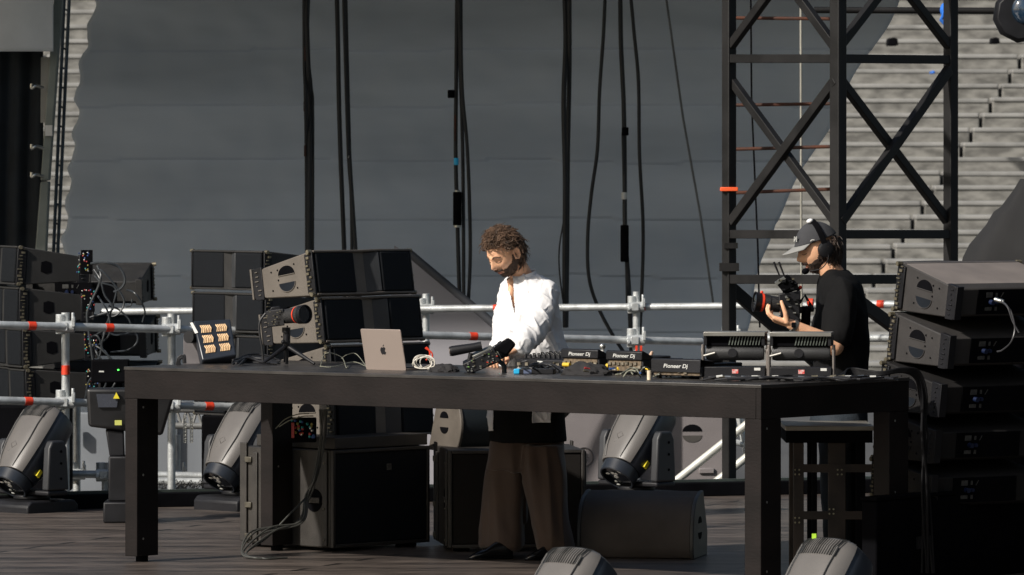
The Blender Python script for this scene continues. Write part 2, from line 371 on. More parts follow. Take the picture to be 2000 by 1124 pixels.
hang('cable with silver tape and long black connector near the tower', [
    ([(1211, -40), (1213, 90), (1218, 200), (1220, 320), (1221, 450), (1228, 560), (1234, 700)], 9), ([(1216, 260), (1219, 380), (1223, 520), (1225, 600)], 5)],
    extras=((1221, 257, 14, 16, BLKM, 'clamp'), (1219, 383, 11, 14, OFF, 'silver_tape'), (1220, 476, 17, 72, BLKM, 'connector')))
hang('plain cable wandering down right of the silver taped cable', [([(1229, -40), (1238, 60), (1247, 160), (1249, 300), (1256, 440), (1254, 560), (1247, 700)], 7)])
t = hang('thin pale rope slanting down towards the tower', [], 44.8, name='rope') if 0 else None
rp = MB(); rp.tube([W(1296, -40, 44.8), W(1334, 230, 44.8), W(1368, 420, 44.8), W(1394, 600, 44.8)], .009, 6)
tag(rp.build('rope', mat('rope_fibre', (.15, .155, .16), .8)), 'thin pale rope slanting down the backdrop towards the tower', 'rope')
rp = MB(); rp.tube([W(1564, -40, 37.4), W(1565, 470, 37.4), W(1566, 700, 37.4)], .0075, 8)
tag(rp.build('rope', mat('pale_rope', (.3, .29, .25), .8)), 'vertical pale rope running down inside the black tower', 'rope')
rp = MB(); rp.tube([W(1466, -40, 37.8), W(1468, 200, 37.8), W(1480, 480, 37.8), W(1484, 640, 37.8)], .006, 8)
tag(rp.build('safety_cable', BLKM), 'thin black cable hanging inside the left side of the tower', 'cable')

# ------------------------------------------------------------------ black lattice tower
tw = thing('lattice_tower', 'tall black steel lattice tower with crossed braces in front of the terrace', 'tower', V(*W(1640, 1400, 36)))
I = tw.matrix_basis.inverted()
dC, dS = 35.6, 36.45                                     # near corner, side corners
cs = {'l': W(1424, 0, dS), 'c': W(1637, 0, dC), 'r': W(1857, 0, dS), 'b': W(1640, 0, dS*2-dC+.05)}
def at(k, py, dx=0):
    p = cs[k]; return Vector((p.x+dx, p.y, HC-(py-HY)*p.y/F))
for k, w_ in (('l', .092), ('c', .105), ('r', .095)):
    mb = MB(I); p, q = at(k, -60), at(k, 1060)
    ang = R(45 if k == 'c' else 40); M = Matrix.Translation((p.x, p.y, 0)) @ Matrix.Rotation(ang, 4, 'Z')
    h = w_/2/math.sqrt(2)*1.02
    mb.box(-h, h, -h, h, q.z, p.z, M); mb.build('post', TWR, tw, bevel=.006)
mb = MB(I); p, q = at('b', -60), at('b', 1060); mb.box(-.03, .03, -.03, .03, q.z, p.z, Matrix.Translation((p.x+.8, p.y, 0)));
def bar(a, b, h, t=.045, name='brace', m=TWR):
    a, b = Vector(a), Vector(b); dd = b-a; M = Matrix.Translation(a) @ frame(dd, (0, 0, 1) if abs(dd.normalized().z) < .95 else (1, 0, 0))
    mb = MB(I @ M); mb.box(.03, dd.length-.03, -t/2, t/2, -h/2, h/2); return mb.build(name, m, tw, bevel=.004)
for py, hh in ((115, 17), (458, 17), (546, 18)):
    bar(at('l', py), at('c', py), hh*36/F, name='crossbar'); bar(at('c', py), at('r', py+(0 if py > 200 else 2)), hh*36/F, name='crossbar')
bh = 19*36/F
def off(p, dy): return p+Vector((0, dy, 0))
bar(off(at('l', 150), .03), off(at('c', 440), .03), bh*.85); bar(off(at('l', 440), -.03), off(at('c', 150), -.03), bh)
bar(off(at('c', 150), .03), off(at('r', 440), .03), bh*.9); bar(off(at('c', 440), -.03), off(at('r', 130), -.03), bh)
bar(at('l', 95), at('l', -190)+(at('c', 0)-at('l', 0))*1, bh*.9); bar(at('c', 100), at('l', -190), bh*.9)
bar(off(at('c', 95), .05), off(at('r', -190), .05), bh*.9); bar(at('r', 95), at('c', -190), bh*.9)
bar(off(at('l', 560), .05), off(at('l', 560), .05)+V(.72, .5, -.62), bh*1.3); bar(at('c', 560), at('r', 720), bh*1.3)
for k, (y0, y1) in enumerate(((33, 30), (205, 200), (292, 286), (378, 371), (-50, -53))):
    mb = MB(I); mb.cyl(off(at('l', y0), .3), off(at('c', y1), .9), .011, 8); mb.build('rung', RST, tw)
mb = MB(I); p = at('l', 370); mb.box(-.055, .055, -.055, .055, -.013, .013, Matrix.Translation(p) @ Matrix.Rotation(R(0), 4, 'Z')); mb.build('orange_strap', ORG, tw, bevel=.004)
mb = MB(I)
for py in (520, 480): mb.cbox(at('l', py)+V(.01, -.03, 0), (.085, .05, .035))
mb.cbox(at('l', 522)+V(0, 0, 0), (.12, .12, .05)); mb.build('coupler', TWR, tw)

# pipe and lamp at the top right
pp = MB(); pp.cyl(W(1590, 20, 38.5), W(2060, 22, 38.5), .022, 12)
tag(pp.build('steel_pipe', TWR), 'black horizontal pipe crossing behind the tower at the top right', 'pipe')
hl = thing('hanging_spotlight', 'black spotlight with blue lens hanging in the top right corner', 'spotlight', W(1990, 40, 38))
I = hl.matrix_basis.inverted()
mb = MB(I); c = W(1992, 30, 38)
mb.tube([c+V(0, .15, 0), c+V(0, .12, 0), c+V(0, -.12, 0), c+V(0, -.16, 0)], [.14, .17, .185, .16], 10); mb.build('housing', BLK, hl, bevel=.004)
mb = MB(I); mb.ball(c+V(.03, -.15, .03), (.1, .05, .1), 20, 12); mb.build('lens', mat('blue_lens', (.01, .03, .06), .06, var=.4, spec=1, coat=1), hl)
mb = MB(I); mb.cyl(c+V(-.03, 0, .1), c+V(-.03, .3, .5), .02); mb.cbox(c+V(-.02, .2, .1), (.1, .1, .3)); mb.build('yoke', BLK, hl)
cl2 = MB(); cl2.ball(W(1846, 20, 38.4), (.035, .05, .05), 10, 8); cl2.tube([W(1846, 20, 38.38), W(1838, 40, 38.3), W(1850, 52, 38.3)], .012)
tag(cl2.build('pipe_clamp', BLU), 'small blue clamp on the horizontal pipe at the tower', 'clamp')
# ------------------------------------------------------------------ scaffold handrails
TR = .0245
def rail(label, pts, posts, d0=None, tapes=(), lower=None, name='scaffold_railing'):
    """pts: list of rails (each a pair of (px,py,d)), posts: (px, py0, py1, d)"""
    t = thing(name, label, 'railing', W(pts[0][0][0], 980, pts[0][0][2]), group='aluminium scaffold railings')
    I = t.matrix_basis.inverted()
    for a, b in pts:
        mb = MB(I); mb.cyl(W(*a), W(*b), TR, 16); mb.build('rail_tube', ALU, t)
    for (x, y0, y1, dd) in posts:
        mb = MB(I); mb.cyl(W(x, y0, dd), W(x, y1, dd), TR, 16); mb.build('post', ALU, t)
        for a, b in pts:
            y = a[1]+(b[1]-a[1])*(x-a[0])/(b[0]-a[0])
            if y0-8 < y < y1 and min(a[0], b[0])-30 < x < max(a[0], b[0])+30:
                mb = MB(I); c = W(x, y, dd-.03); mb.cyl(c+V(-.06, 0, 0), c+V(.055, 0, 0), .036, 10); mb.cyl(c+V(-.03, .02, -.045), c+V(-.03, .02, .075), .031, 10)
                mb.cbox(c+V(.05, -.02, .03), (.02, .05, .06)); mb.cyl(c+V(-.05, -.05, -.01), c+V(-.05, .02, -.01), .012, 8); mb.cbox(c+V(-.01, -.035, 0), (.05, .015, .05))
                mb.cyl(c+V(.045, 0, .03), c+V(.045, .0, .085), .01, 8); mb.build('clamp', ALU, t, bevel=.003)
    for (x, i, wpx) in tapes:
        a, b = pts[i]; s = (x-a[0])/(b[0]-a[0]); p = W(*a).lerp(W(*b), s); u = (W(*b)-W(*a)).normalized(); hw = wpx/2*p.y/F
        mb = MB(I); mb.cyl(p-u*hw, p+u*hw, TR+.0015, 16); mb.build('red_tape', RED, t)
    return t
r1 = rail('near scaffold handrail with red tape crossing the left and centre of the stage', [((-60, 634, 35.1), (1370, 668, 37.6)), ((-60, 781, 35.1), (520, 797, 36.1))],
     [(128, 611, 1010, 35.46), (335, 613, 1010, 35.8), (520, 640, 1010, 36.2), (1243, 640, 1010, 37.3)], tapes=((54, 0, 16), (198, 0, 16), (902, 0, 16), (52, 1, 16), (405, 1, 17)))
I = r1.matrix_basis.inverted()
mb = MB(I); mb.cyl(W(128, 714, 35.45), W(128, 732, 35.45), TR+.002); mb.build('red_tape', RED, r1)
rail('farther scaffold handrail seen behind both men with two short posts', [((200, 609, 41.0), (1690, 596, 40.0))], [(832, 574, 700, 40.9), (1243, 570, 700, 40.3)], tapes=((978, 0, 10), (1264, 0, 10)))
rail('short scaffold handrails between the cameraman and the right speaker stack', [((1655, 593, 37.9), (1775, 596, 37.8)), ((1420, 661, 38.0), (1775, 661, 37.8))], [(1428, 638, 1010, 38.0), (1777, 560, 1000, 37.9)], tapes=((1720, 0, 14), (1583, 0, 10)))
tp = MB()
for x in (1243, 1252): tp.cbox(W(x, 684, 37.0), (.014, .02, .055))
tag(tp.build('red_plug', RED), 'pair of small red plugs standing behind the mixing desk', 'plug')
# lower stage understructure tubes
rail('low scaffold tubes with chain behind the left table leg', [((120, 926, 36.9), (520, 932, 36.9)), ((300, 940, 36.6), (520, 944, 36.6))], [(206, 905, 1010, 36.8), (222, 905, 1010, 36.8), (150, 750, 1010, 37.6), (345, 850, 930, 37.3)], tapes=((402, 1, 12),))
ch = MB()
for i in range(15):
    for x in (361, 374):
        y = 812+i*3.6; c = W(x, y, 37); ch.tube([c+V(.009*math.cos(a), .004*((i % 2)*2-1), .008*math.sin(a)) for a in [k*math.pi/3 for k in range(6)]], .003, 5, closed=True, cap=False)
tag(ch.build('chain', STL), 'doubled silver chain hanging between the two left moving lights', 'chain')
nr = MB(); rr = random.Random(5)
for i in range(70):
    x = 305+i*2.6; y = 948+rr.random()*10; nr.tube(spline([W(x, y, 36.3), W(x+6, y-6-rr.random()*6, 36.25), W(x+9, y+8, 36.3)], 3), .003, 5)
tag(nr.build('wire_coil', mat('wire_grey', (.2, .2, .2), .5, .5)), 'tangled grey wire coils on the low tubes behind the left table leg', 'wire')
# far grey panels
def panel(name, quad, d, t, m, label, cat, bevel=.01):
    mb = MB(); slab(mb, quad, d, t); o = mb.build(name, m, bevel=bevel, smooth=False); return tag(o, label, cat)
panel('panel_wall', [(-80, 808), (110, 806), (110, 1010), (-80, 1010)], 41, .1, PAN, 'blue grey panel behind the leftmost moving light', 'panel')
panel('panel_wall', [(114, 806), (330, 808), (330, 1010), (114, 1010)], 41, .1, PAN, 'blue grey panel behind the left table leg', 'panel')
p3 = panel('panel_wall', [(346, 803), (498, 803), (498, 1010), (346, 1010)], 41.1, .1, PAN, 'blue grey panel behind the hanging chain', 'panel')
panel('window_frame', [(140, 828), (152, 828), (152, 858), (140, 858)], 40.9, .05, BLKM, 'small dark opening in the panel beside the left post', 'opening')
# flight deck trusses
tr = thing('truss_section', 'mottled steel truss lying behind the hanging chain', 'truss', W(420, 830, 39))
I = tr.matrix_basis.inverted()
for y in (800, 832):
    mb = MB(I); mb.cyl(W(340, y, 39), W(520, y+2, 39), .022); mb.build('chord', STL if 0 else mat('dull_steel', (.3, .3, .29), .5, .5), tr)
mb = MB(I)
for i in range(9): mb.cyl(W(345+i*20, 800, 39), W(355+i*20, 833, 39), .01, 6); mb.cyl(W(355+i*20, 833, 39), W(365+i*20, 800, 39), .01, 6)
mb.build('lacing', MATS['dull_steel'], tr)

drape('black_curtain_or_added_sheet', BLKM, (1868, 2120), 560, 1150, 30.6, .03, 30, 'added black sheet darkening the gaps behind the right edge speaker stack', 'curtain')  # added sheet; keeps the gaps between the speaker boxes dark
slt = MB(); slab(slt, [(770, 480), (806, 503), (985, 655), (985, 1000), (740, 1000)], 43.5, .05); tag(slt.build('tarpaulin', mat('mauve_tarp', (.34, .33, .355), .8, var=.06, scale=1.5), smooth=False), 'pale mauve tarpaulin with slanted edge behind the man in white', 'tarpaulin')
slt = MB(); slt.cyl(W(800, 495, 43.3), W(1010, 672, 43.3), .03, 10); tag(slt.build('brace_pipe', mat('dull_pipe', (.06, .062, .07), .6)), 'grey pipe slanting down along the tarpaulin edge', 'pipe')
# ------------------------------------------------------------------ speakers
BW, BD = .73, .44
def halfmoon(up, c=(0, 0), r=.052, h=.04, n=12):
    if up: return [(c[0]+r*math.cos(a), c[1]+h*math.sin(a)) for a in [math.pi*k/n for k in range(n+1)]]
    return [(c[0]-r*math.cos(a), c[1]-h*math.sin(a)) for a in [math.pi*k/n for k in range(n+1)]]
def make_array(label, M, mcab, group, square=False, rear=False):
    t = thing('array_speaker', label, 'speaker', M, group)
    h0, h1 = .122, .078
    mb = MB(); mb.prism([(-.02, h0), (-BD+.04, h1+.004), (-BD, h1-.012), (-BD, -h1+.012), (-BD+.04, -h1-.004), (-.02, -h0)], -BW/2, BW/2, 'y'); cab = mb.build('cabinet', mcab, t, bevel=.006)
    def lobe(y0, x0, y1, x1, m, nm):
        mb = MB(); e = .108; mb.add([(x0, y0, -e), (x1, y1, -e), (x1, y1, e), (x0, y0, e), (-.06, y0, -e), (-.06, y1, -e), (-.06, y1, e), (-.06, y0, e)],
               [(0, 1, 2, 3), (4, 7, 6, 5), (0, 4, 5, 1), (3, 2, 6, 7), (0, 3, 7, 4), (1, 5, 6, 2)]); return mb.build(nm, m, t, bevel=.008)
    lobe(-BW/2+.012, .0, -.055, -.012, GRL, 'grille'); lobe(.115, .022, BW/2-.012, .006, GRL, 'grille'); lobe(-.045, -.05, .108, .018, WVG, 'waveguide')
    mb = MB()
    for z in (h0-.006, -h0+.006):
        mb.add([(x, y, z+s*.006) for x, y in ((0, -BW/2), (-.01, -.05), (.018, .11), (.004, BW/2), (-.05, BW/2), (-.05, -BW/2)) for s in (-1, 1)],
               [(0, 2, 4, 6, 8, 10), (11, 9, 7, 5, 3, 1)]+[(2*i, 2*i+1, (2*i+3) % 12, (2*i+2) % 12) for i in range(6)])
    mb.build('front_lip', mcab, t, bevel=.003)
    rr = random.Random(3)
    for s in (-1, 1):
        y = s*BW/2; q = s*.0025
        mb = MB(); cx = -.225
        if square:
            mb.prism([(-.235, -.03), (-.23, .03), (-.195, .04), (-.165, .03), (-.165, -.03), (-.2, -.042)], y, y+q, 'y'); mb.prism([(-.07, -.1), (-.07, .095), (-.03, .1), (-.03, -.105)], y, y+q, 'y')
            if 1: mb.build('handle_recess', BLKM, t)
        else:
            mb.prism(halfmoon(True, (cx, .021), .064, .05), y, y+q, 'y'); mb.build('handle_recess', BLKM, t)
            mb = MB(); mb.prism(halfmoon(False, (cx, -.021), .064, .05), y, y+q, 'y'); mb.build('handle_recess', mat('recess_glint', (.010, .013, .018), .8, spec=.15), t)
            mb = MB(); lo = halfmoon(False, (cx, -.021), .064, .05); mb.tube([(x, y+q, z) for x, z in lo], .0028, 6); up = halfmoon(True, (cx, .021), .064, .05); mb.tube([(up[0][0], y+q, up[0][1]), (up[-1][0], y+q, up[-1][1])], .0028, 6); mb.build('handle_rim', mcab, t)
            mb = MB()
            for bx, bz in ((-.34, .05), (-.34, -.05), (-.29, .055), (-.16, .07), (-.29, -.0), (-.15, -.06)): mb.cyl((bx, y-q, bz), (bx, y+q*1.2, bz), .005, 8)
            mb.build('bolt', BLKM, t)
        # front and rear rigging hardware
        mb = MB(); mb.prism([(-.065, .105), (-.005, .118), (-.005, -.118), (-.065, -.105)], y, y+s*.012, 'y'); mb.build('rigging_plate', BLK, t, bevel=.003)
        mb = MB()
        for i in range(11):
            z = -.105+i*.021; mb.cbox((-.035+rr.uniform(-.014, .014), y+s*.016, z), (rr.uniform(.008, .026), .008, rr.uniform(.004, .014)), Matrix.Rotation(0, 4, 'Y'))
        for z in (.115, -.115): mb.cyl((-.02, y+s*.002, z), (-.02, y+s*.03, z), .012, 8)
        mb.build('rigging_pin', BRS, t)
        mb = MB(); mb.prism([(-BD-.045, h1-.0), (-BD-.03, h1+.008), (-BD+.03, h1+.012), (-BD+.03, -h1-.01), (-BD-.03, -h1-.006), (-BD-.045, -h1+.01)], y-s*.02, y+s*.006, 'y'); mb.build('rear_bracket', BLK, t, bevel=.003)
        mb = MB(); mb.box(-BD-.055, -BD-.042, y-s*.03, y+s*.012, -h1, h1+.01)
        for i in range(6): mb.cbox((-BD-.004+rr.uniform(-.012, .012), y+s*.009, -.06+i*.025), (rr.uniform(.01, .03), .006, .006))
        mb.build('rear_rail', mcab if not rear else BLK, t, bevel=.002)
    mb = MB(); mb.box(-BD-.004, -BD, -.2, .2, -.062, .062); rp = mb.build('rear_panel', BLKM, t)
    mb = MB()
    for y, z, a, b in ((.13, .035, .04, .026), (.085, .035, .012, .02), (.13, -.035, .042, .018), (.082, -.035, .014, .02)): mb.box(-BD-.006, -BD-.004, y-a/2, y+a/2, z-b/2, z+b/2)
    mb.prism([(.055, .022), (.06, .022), (.045, .046), (.04, .046)], -BD-.006, -BD-.004, 'x'); mb.build('rear_label', mat('dim_label', (.06, .06, .057), .6, var=.3, scale=90), rp)
    mb = MB(); mb.cyl((-BD-.004, .12, 0), (-BD-.03, .12, 0), .013, 10); mb.cyl((-BD-.004, .085, 0), (-BD-.02, .085, 0), .01, 10); mb.build('blue_connector', mat('dim_blue', (.006, .014, .05), .5), rp)
    return t
def azm(fx, fy, tilt): return Matrix.Rotation(math.atan2(fy, fx), 4, 'Z') @ Matrix.Rotation(-R(tilt), 4, 'Y')
# main stack in the centre left
GA = 'grey line array boxes stacked beside the table'
rot = azm(.72, -.69, 9)
near = (0, -BW/2, .122)
corn = [(612, 489), (630, 581), (648, 674), (656, 768)]
labs = ['topmost tan sided speaker box of the stack behind the tripod camera', 'second speaker box from the top behind the tripod camera', 'third speaker box from the top, partly hidden by the table edge', 'lowest speaker box of that stack, seen under the table']
a0 = make_array(labs[0], anchor(rot, near, W(*corn[0], 31.25)), CAB, GA)
for l, c, tl in zip(labs[1:], corn[1:], (8, 7, 3)): dup(a0, l, anchor(azm(.72, -.69, tl), near, W(*c, 31.25)))
# right stack, seen from behind
GB = 'dark line array boxes stacked at the right edge'
nr2 = (0, BW/2, .122)
b0 = make_array('topmost speaker box of the right edge stack, its pale top showing', anchor(azm(-.56, .83, 10), nr2, W(1757, 511, 29.15)), mat('cabinet_right_grey', (.034, .031, .030), .6, var=.12, scale=9, bump=.3, bscale=350), GB, rear=True)
for l, x, y, tl in (('second speaker box down in the right edge stack', 1742, 610, 8.5), ('third speaker box down in the right edge stack', 1725, 705, 8), ('fourth speaker box down in the right edge stack', 1713, 800, 6), ('fifth and lowest speaker box of the right edge stack', 1705, 893, 4)):
    if y < 700: dup(b0, l, anchor(azm(-.56, .83, tl), nr2, W(x, y, 29.15)))
    elif y < 750: b1 = make_array(l, anchor(azm(-.56, .83, tl), nr2, W(x, y, 29.15)), mat('cabinet_shaded', (.013, .012, .012), .65, var=.12, scale=9, bump=.3, bscale=350, spec=.3), GB, rear=True)  # darker cabinet copy; shade on the lower boxes is put into its colour
    else: dup(b1, l, anchor(azm(-.56, .83, tl), nr2, W(x, y, 29.15)))
mb = MB(); mb.prism([(-.03, .1195), (-.03, .1225), (-BD+.05, .0835), (-BD+.05, .0805)], -BW/2+.006, BW/2-.006, 'y'); mb.build('sunlit_top_sheet', mat('sunlit_top_paint', (.19, .165, .15), .6, var=.12, scale=5), b0, label='pale sheet painting the sunlit top')  # pale sheet; sunlight on the top is put into its colour
# far left stack
GCn = 'dark line array boxes stacked at the left edge'
c0 = make_array('topmost speaker box of the left edge stack with square handle', anchor(azm(-.93, -.36, 3.5), nr2, W(33, 481, 36.6)), CABD, GCn, square=True)
for l, x, y, tl in (('second speaker box of the left edge stack, above the handrail', 36, 562, 1), ('third speaker box of the left edge stack, just below the handrail', 41, 643, -1), ('lowest speaker box of the left edge stack beside the red taped post', 47, 722, -2)):
    dup(c0, l, anchor(azm(-.93, -.36, tl), nr2, W(x, y, 36.6)))
kit = [mat('plug_yellow', (.3, .25, .06), .4), mat('plug_red', (.4, .05, .05), .4), mat('plug_blue', (.03, .08, .25), .4), STL, mat('plug_teal', (.03, .3, .3), .4)]
cp = thing('patch_connectors', 'column of coloured plugs on the rear edge of the left edge stack', 'connectors', W(165, 600, 36.2)); I = cp.matrix_basis.inverted()
for ci, m in enumerate(kit):
    mb = MB(I); r2 = random.Random(20+ci)
    for base, y0 in ((150, 490), (160, 565), (165, 650), (168, 722)):
        for i in range(5): mb.cyl(W(base+r2.random()*24, y0+r2.random()*42, 36.28), W(base+r2.random()*2+r2.random()*22, y0+r2.random()*42, 36.27) if 0 else W(base+r2.random()*24, y0+r2.random()*42, 36.26), .001, 4) if 0 else mb.ball(W(base+r2.random()*24, y0+r2.random()*42, 36.2), (.0052, .0052, .0052), 8, 5)
    mb.build('plug', m, cp)
mb = MB(I)
for base, y0 in ((158, 488), (162, 562), (166, 645), (169, 720)): mb.prism([(0, 0), (.07, 0), (.07, .15), (0, .15)], 0, .05, 'y', Matrix.Translation(W(base, y0+48, 36.25)))
mb.build('backplate', BLKM, cp)
# stack seen from the rear beyond it
rot = azm(.1, .99, 8)
for l, x, y in (('rear of a speaker box with lit top beyond the left edge stack', 276, 547), ('second speaker box seen from the rear behind the handrail', 284, 650), ('lowest rear facing speaker box above the black moving light', 288, 740)):
    dup(c0, l, anchor(rot, (-BD, -BW/2, .078), W(x, y, 37.6)), GCn)
# back middle stack
d0 = dup(c0, 'top black grilled speaker box of the stack left of the tan stack', anchor(azm(-.77, -.64, 0), (0, -BW/2, .122), W(374, 488, 36.3)), 'black fronted line array boxes behind the square lamp')
for l, y in (('second black grilled speaker box behind the square lamp', 570), ('third black grilled speaker box, behind the handrail', 652), ('lowest black grilled speaker box, hidden mostly by the table', 733)):
    dup(d0, l, anchor(azm(-.77, -.64, 0), (0, -BW/2, .122), W(376 if y < 600 else 380, y, 36.3)))
dl = MB(); dl.prism([(0, 0), (.6, 0), (.6, .6), (0, .6)], 0, W(0, 815, 36.3).z+.0, 'z', Matrix.Translation((W(384, 0, 36.3).x+.02, 36.5, 0)))
tag(dl.build('flight_case', BLKM, bevel=.01), 'black case carrying the black grilled speaker stack', 'case')
dl = MB(); dl.prism([(0, 0), (.6, 0), (.6, .6), (0, .6)], 0, .55, 'z', Matrix.Translation((W(-60, 0, 36.3).x, 36.3, 0)))
tag(dl.build('flight_case', BLKM, bevel=.01), 'black case carrying the left edge speaker stack', 'case')
# subwoofers
def make_sub(label, M, Wd, D, H, mg, mc=CABD, name='subwoofer', handle=True):
    t = thing(name, label, 'subwoofer', M, 'large subwoofers on the stage floor')
    mb = MB(); mb.box(-D, -.02, -Wd/2, Wd/2, .02, H); mb.build('cabinet', mc, t, bevel=.008)
    mb = MB(); mb.box(-.0195, -.003, -Wd/2+.02, Wd/2-.02, .04, H-.02); mb.build('grille', mg, t, bevel=.006)
    mb = MB()
    for a in ((-Wd/2, -Wd/2+.019, .02, H), (Wd/2-.019, Wd/2, .02, H)): mb.box(-.019, .004, a[0], a[1], a[2], a[3])
    mb.box(-.019, .004, -Wd/2+.0195, Wd/2-.0195, H-.019, H); mb.box(-.019, .004, -Wd/2+.0195, Wd/2-.0195, .02, .039); mb.build('frame', mc, t, bevel=.004)
    mb = MB()
    for x in (-D+.08, -.1):
        for y in (-Wd/2+.08, Wd/2-.08): mb.box(x-.04, x+.04, y-.04, y+.04, 0, .022)
    mb.build('foot', BLKM, t)
    for s in (-1, 1):
        if handle:
            y = s*Wd/2; mb = MB(); mb.cyl((-.14, y, H*.5), (-.14, y+s*.003, H*.5), .062, 24); h_ = mb.build('handle_recess', BLKM, t)
            mb = MB(); mb.cbox((-.14, y+s*.008, H*.5), (.1, .012, .03)); mb.build('grip', mc, h_, bevel=.003)
            mb = MB(); mb.box(-.07, -.035, y, y+s*.012, .03, H-.01); mb.box(-D+.0, -D+.05, y, y+s*.014, .03, H+.02); mb.box(-D+.09, -D+.13, y, y+s*.012, .03, H-.03); mb.build('rigging_rail', mc, t, bevel=.003)
            mb = MB()
            for z in (.06, H*.42, H-.07): mb.cbox((-D+.07, y+s*.016, z), (.05, .014, .03)); mb.cyl((-.055, y, z), (-.055, y+s*.017, z), .007, 8)
            mb.build('latch', mat('latch_metal', (.10, .09, .07), .45, .4, var=.3, scale=30), t, bevel=.003)
    return t
s1 = make_sub('subwoofer with black front and round side handle under the tan speaker stack', anchor(azm(.72, -.69, 0), (0, -.365, 0), WF(650, 1079)), .73, .70, .54, GRL, CABX)
me_ = MB(s1.matrix_basis.inverted()); 
mb = MB(); mb.box(-.0025, .001, .04, .075, .42, .455); mb.build('badge', mat('badge_silver', (.2, .19, .17), .3, .6, var=.6, scale=150), s1)
mb = MB(); mb.box(-.6, .0, -.35, .35, .545, .607)
pl = mb.build('rigging_bumper', CABX, None, bevel=.004); pl.matrix_basis = s1.matrix_basis.copy(); tag(pl, 'flat dark bumper plate lying between the speaker stack and the subwoofer', 'plate')
s2 = make_sub('brown grilled subwoofer with pale edges standing behind the trousers', anchor(azm(.12, -.99, 0), (0, -.365, 0), WF(876, 1079)), .73, .62, .54, GRLB, CABX)
# coaxial speaker on top of it
def bowed(h, dpt, n=8):
    pts = [(-dpt, 0), (-.06, 0)]+[(-.06+.06*math.sin(math.pi*k/n), h*k/n) for k in range(1, n)]+[(-.08, h), (-dpt*.7, h)]
    return pts
def make_coax(label, M, wd, poly, mc, mg, gq, name='floor_monitor'):
    t = thing(name, label, 'monitor speaker', M, 'coaxial stage monitors')
    for s in (-1, 1):
        mb = MB(); y = s*(wd/2-.02); mb.prism(poly, y, y+s*.02, 'y'); mb.build('side_cheek', mc, t, bevel=.005)
        if 1:
            for c_, up in (((-.2, .18), True), ((-.2, .13), False)):
                mb = MB(); mb.prism(halfmoon(up, c_, .05, .035), y+s*.02, y+s*.0225, 'y'); mb.build('handle_recess', BLKM, t)
    inn = [(x*.985-.006, z*.975+.004) for x, z in poly]
    mb = MB(); mb.prism(inn, -wd/2+.02, wd/2-.02, 'y'); mb.build('cabinet', mg, t, bevel=.004)
    return t
cx = make_coax('upright monitor speaker with tan bowed side standing on the brown grilled subwoofer', anchor(azm(.45, -.89, 0), (0, -.2, 0), W(905, 885, 31.25)), .43, bowed(.3, .4), CAB, mat('smooth_grille', (.013, .018, .022), .5), None)
wp = [(-.03, 0), (-.004, .03), (.0, .06)]+[(.0-.235*(k/12)**2.1, .06+.27*math.sin(math.pi/2*(k/12))**.9) for k in range(1, 12)]+[(-.25, .342), (-.31, .345), (-.44, .12), (-.43, 0)]
wm = make_coax('low wedge floor monitor lying on the boards right of the brown trousers', anchor(azm(-.20, -.98, 0), (0, .32, 0), WF(1358, 1094)), .62, wp, mat('wedge_grey', (.05, .05, .05), .5, var=.1), mat('wedge_grille', (.085, .073, .067), .7, var=.2, scale=3, bump=.5, bscale=900, spec=.2), None)
mb = MB(); z_ = .25; mb.add([(-.118, .14, .21), (-.118, .19, .21), (-.148, .19, .237), (-.148, .14, .237), (-.098, .14, .212), (-.098, .19, .212), (-.128, .19, .239), (-.128, .14, .239)], [(0, 1, 2, 3), (4, 7, 6, 5), (0, 4, 5, 1), (2, 6, 7, 3), (0, 3, 7, 4), (1, 5, 6, 2)]); mb.build('badge', OFF, wm)
mb = MB(); mb.box(-.4, -.05, -.31, .31, -.002, .02)
# grey cabinets behind
def rearcab(label, x0, x1, y0, y1, dd, hm):
    a, b = W(x0, y1, dd), W(x1, y0, dd); t = thing('speaker_cabinet', label, 'speaker', Vector((a.x, dd, a.z)), 'pale grey cabinets beyond the stage edge')
    mb = MB(); mb.box(0, b.x-a.x, 0, .6, 0, b.z-a.z); mb.build('cabinet', GRY, t, bevel=.012)
    if hm:
        for (px, py, up) in hm:
            c = W(px, py, dd)-Vector((a.x, dd, a.z)); mb = MB(); mb.prism(halfmoon(up, (c.x, c.z), .063, .045), -.003, 0, 'y'); mb.build('handle_recess', BLKM if up else mat('recess_grey', (.06, .055, .05), .6), t)
    return t
g1 = rearcab('large pale grey cabinet with round emblem seen beside the trousers', 1040, 1240, 778, 950, 37.4, None)
mb = MB(); c = W(1140, 893, 37.4)-g1.location; mb.tube([(c.x+.06*math.cos(a*math.pi/16), -.004, c.z+.06*math.sin(a*math.pi/16)) for a in range(32)], .004, 6, closed=True, cap=False); mb.build('emblem_ring', mat('dim_grey', (.1, .09, .09), .5), g1)
mb = MB()
for a in (0, 90, 45, 135): mb.cbox((0, 0, 0), (.06, .004, .008), Matrix.Translation((c.x, -.004, c.z)) @ Matrix.Rotation(R(a), 4, 'Y'))
mb.build('emblem', MATS['dim_grey'], g1)
g2 = rearcab('large pale grey cabinet with half moon handles behind the wedge monitor', 1246, 1418, 776, 950, 37.5, [(1352, 843, True), (1352, 851, False)])
mb = MB(); c = W(1380, 920, 37.5)-g2.location; mb.cbox((c.x, -.008, c.z), (.1, .02, .035)); mb.build('latch', GRY, g2, bevel=.006)
for l, a, b in (('white pole leaning up to the right behind the front table leg', (1300, 956), (1480, 812)), ('shorter white pole leaning below the longer white pole', (1388, 950), (1490, 868))):
    mb = MB(); mb.cyl(W(*a, 36.9), W(*b, 36.9), .026, 16); tag(mb.build('pole', mat('white_pole', (.6, .6, .55), .45, .2, var=.1)), l, 'pole', 'white leaning poles')
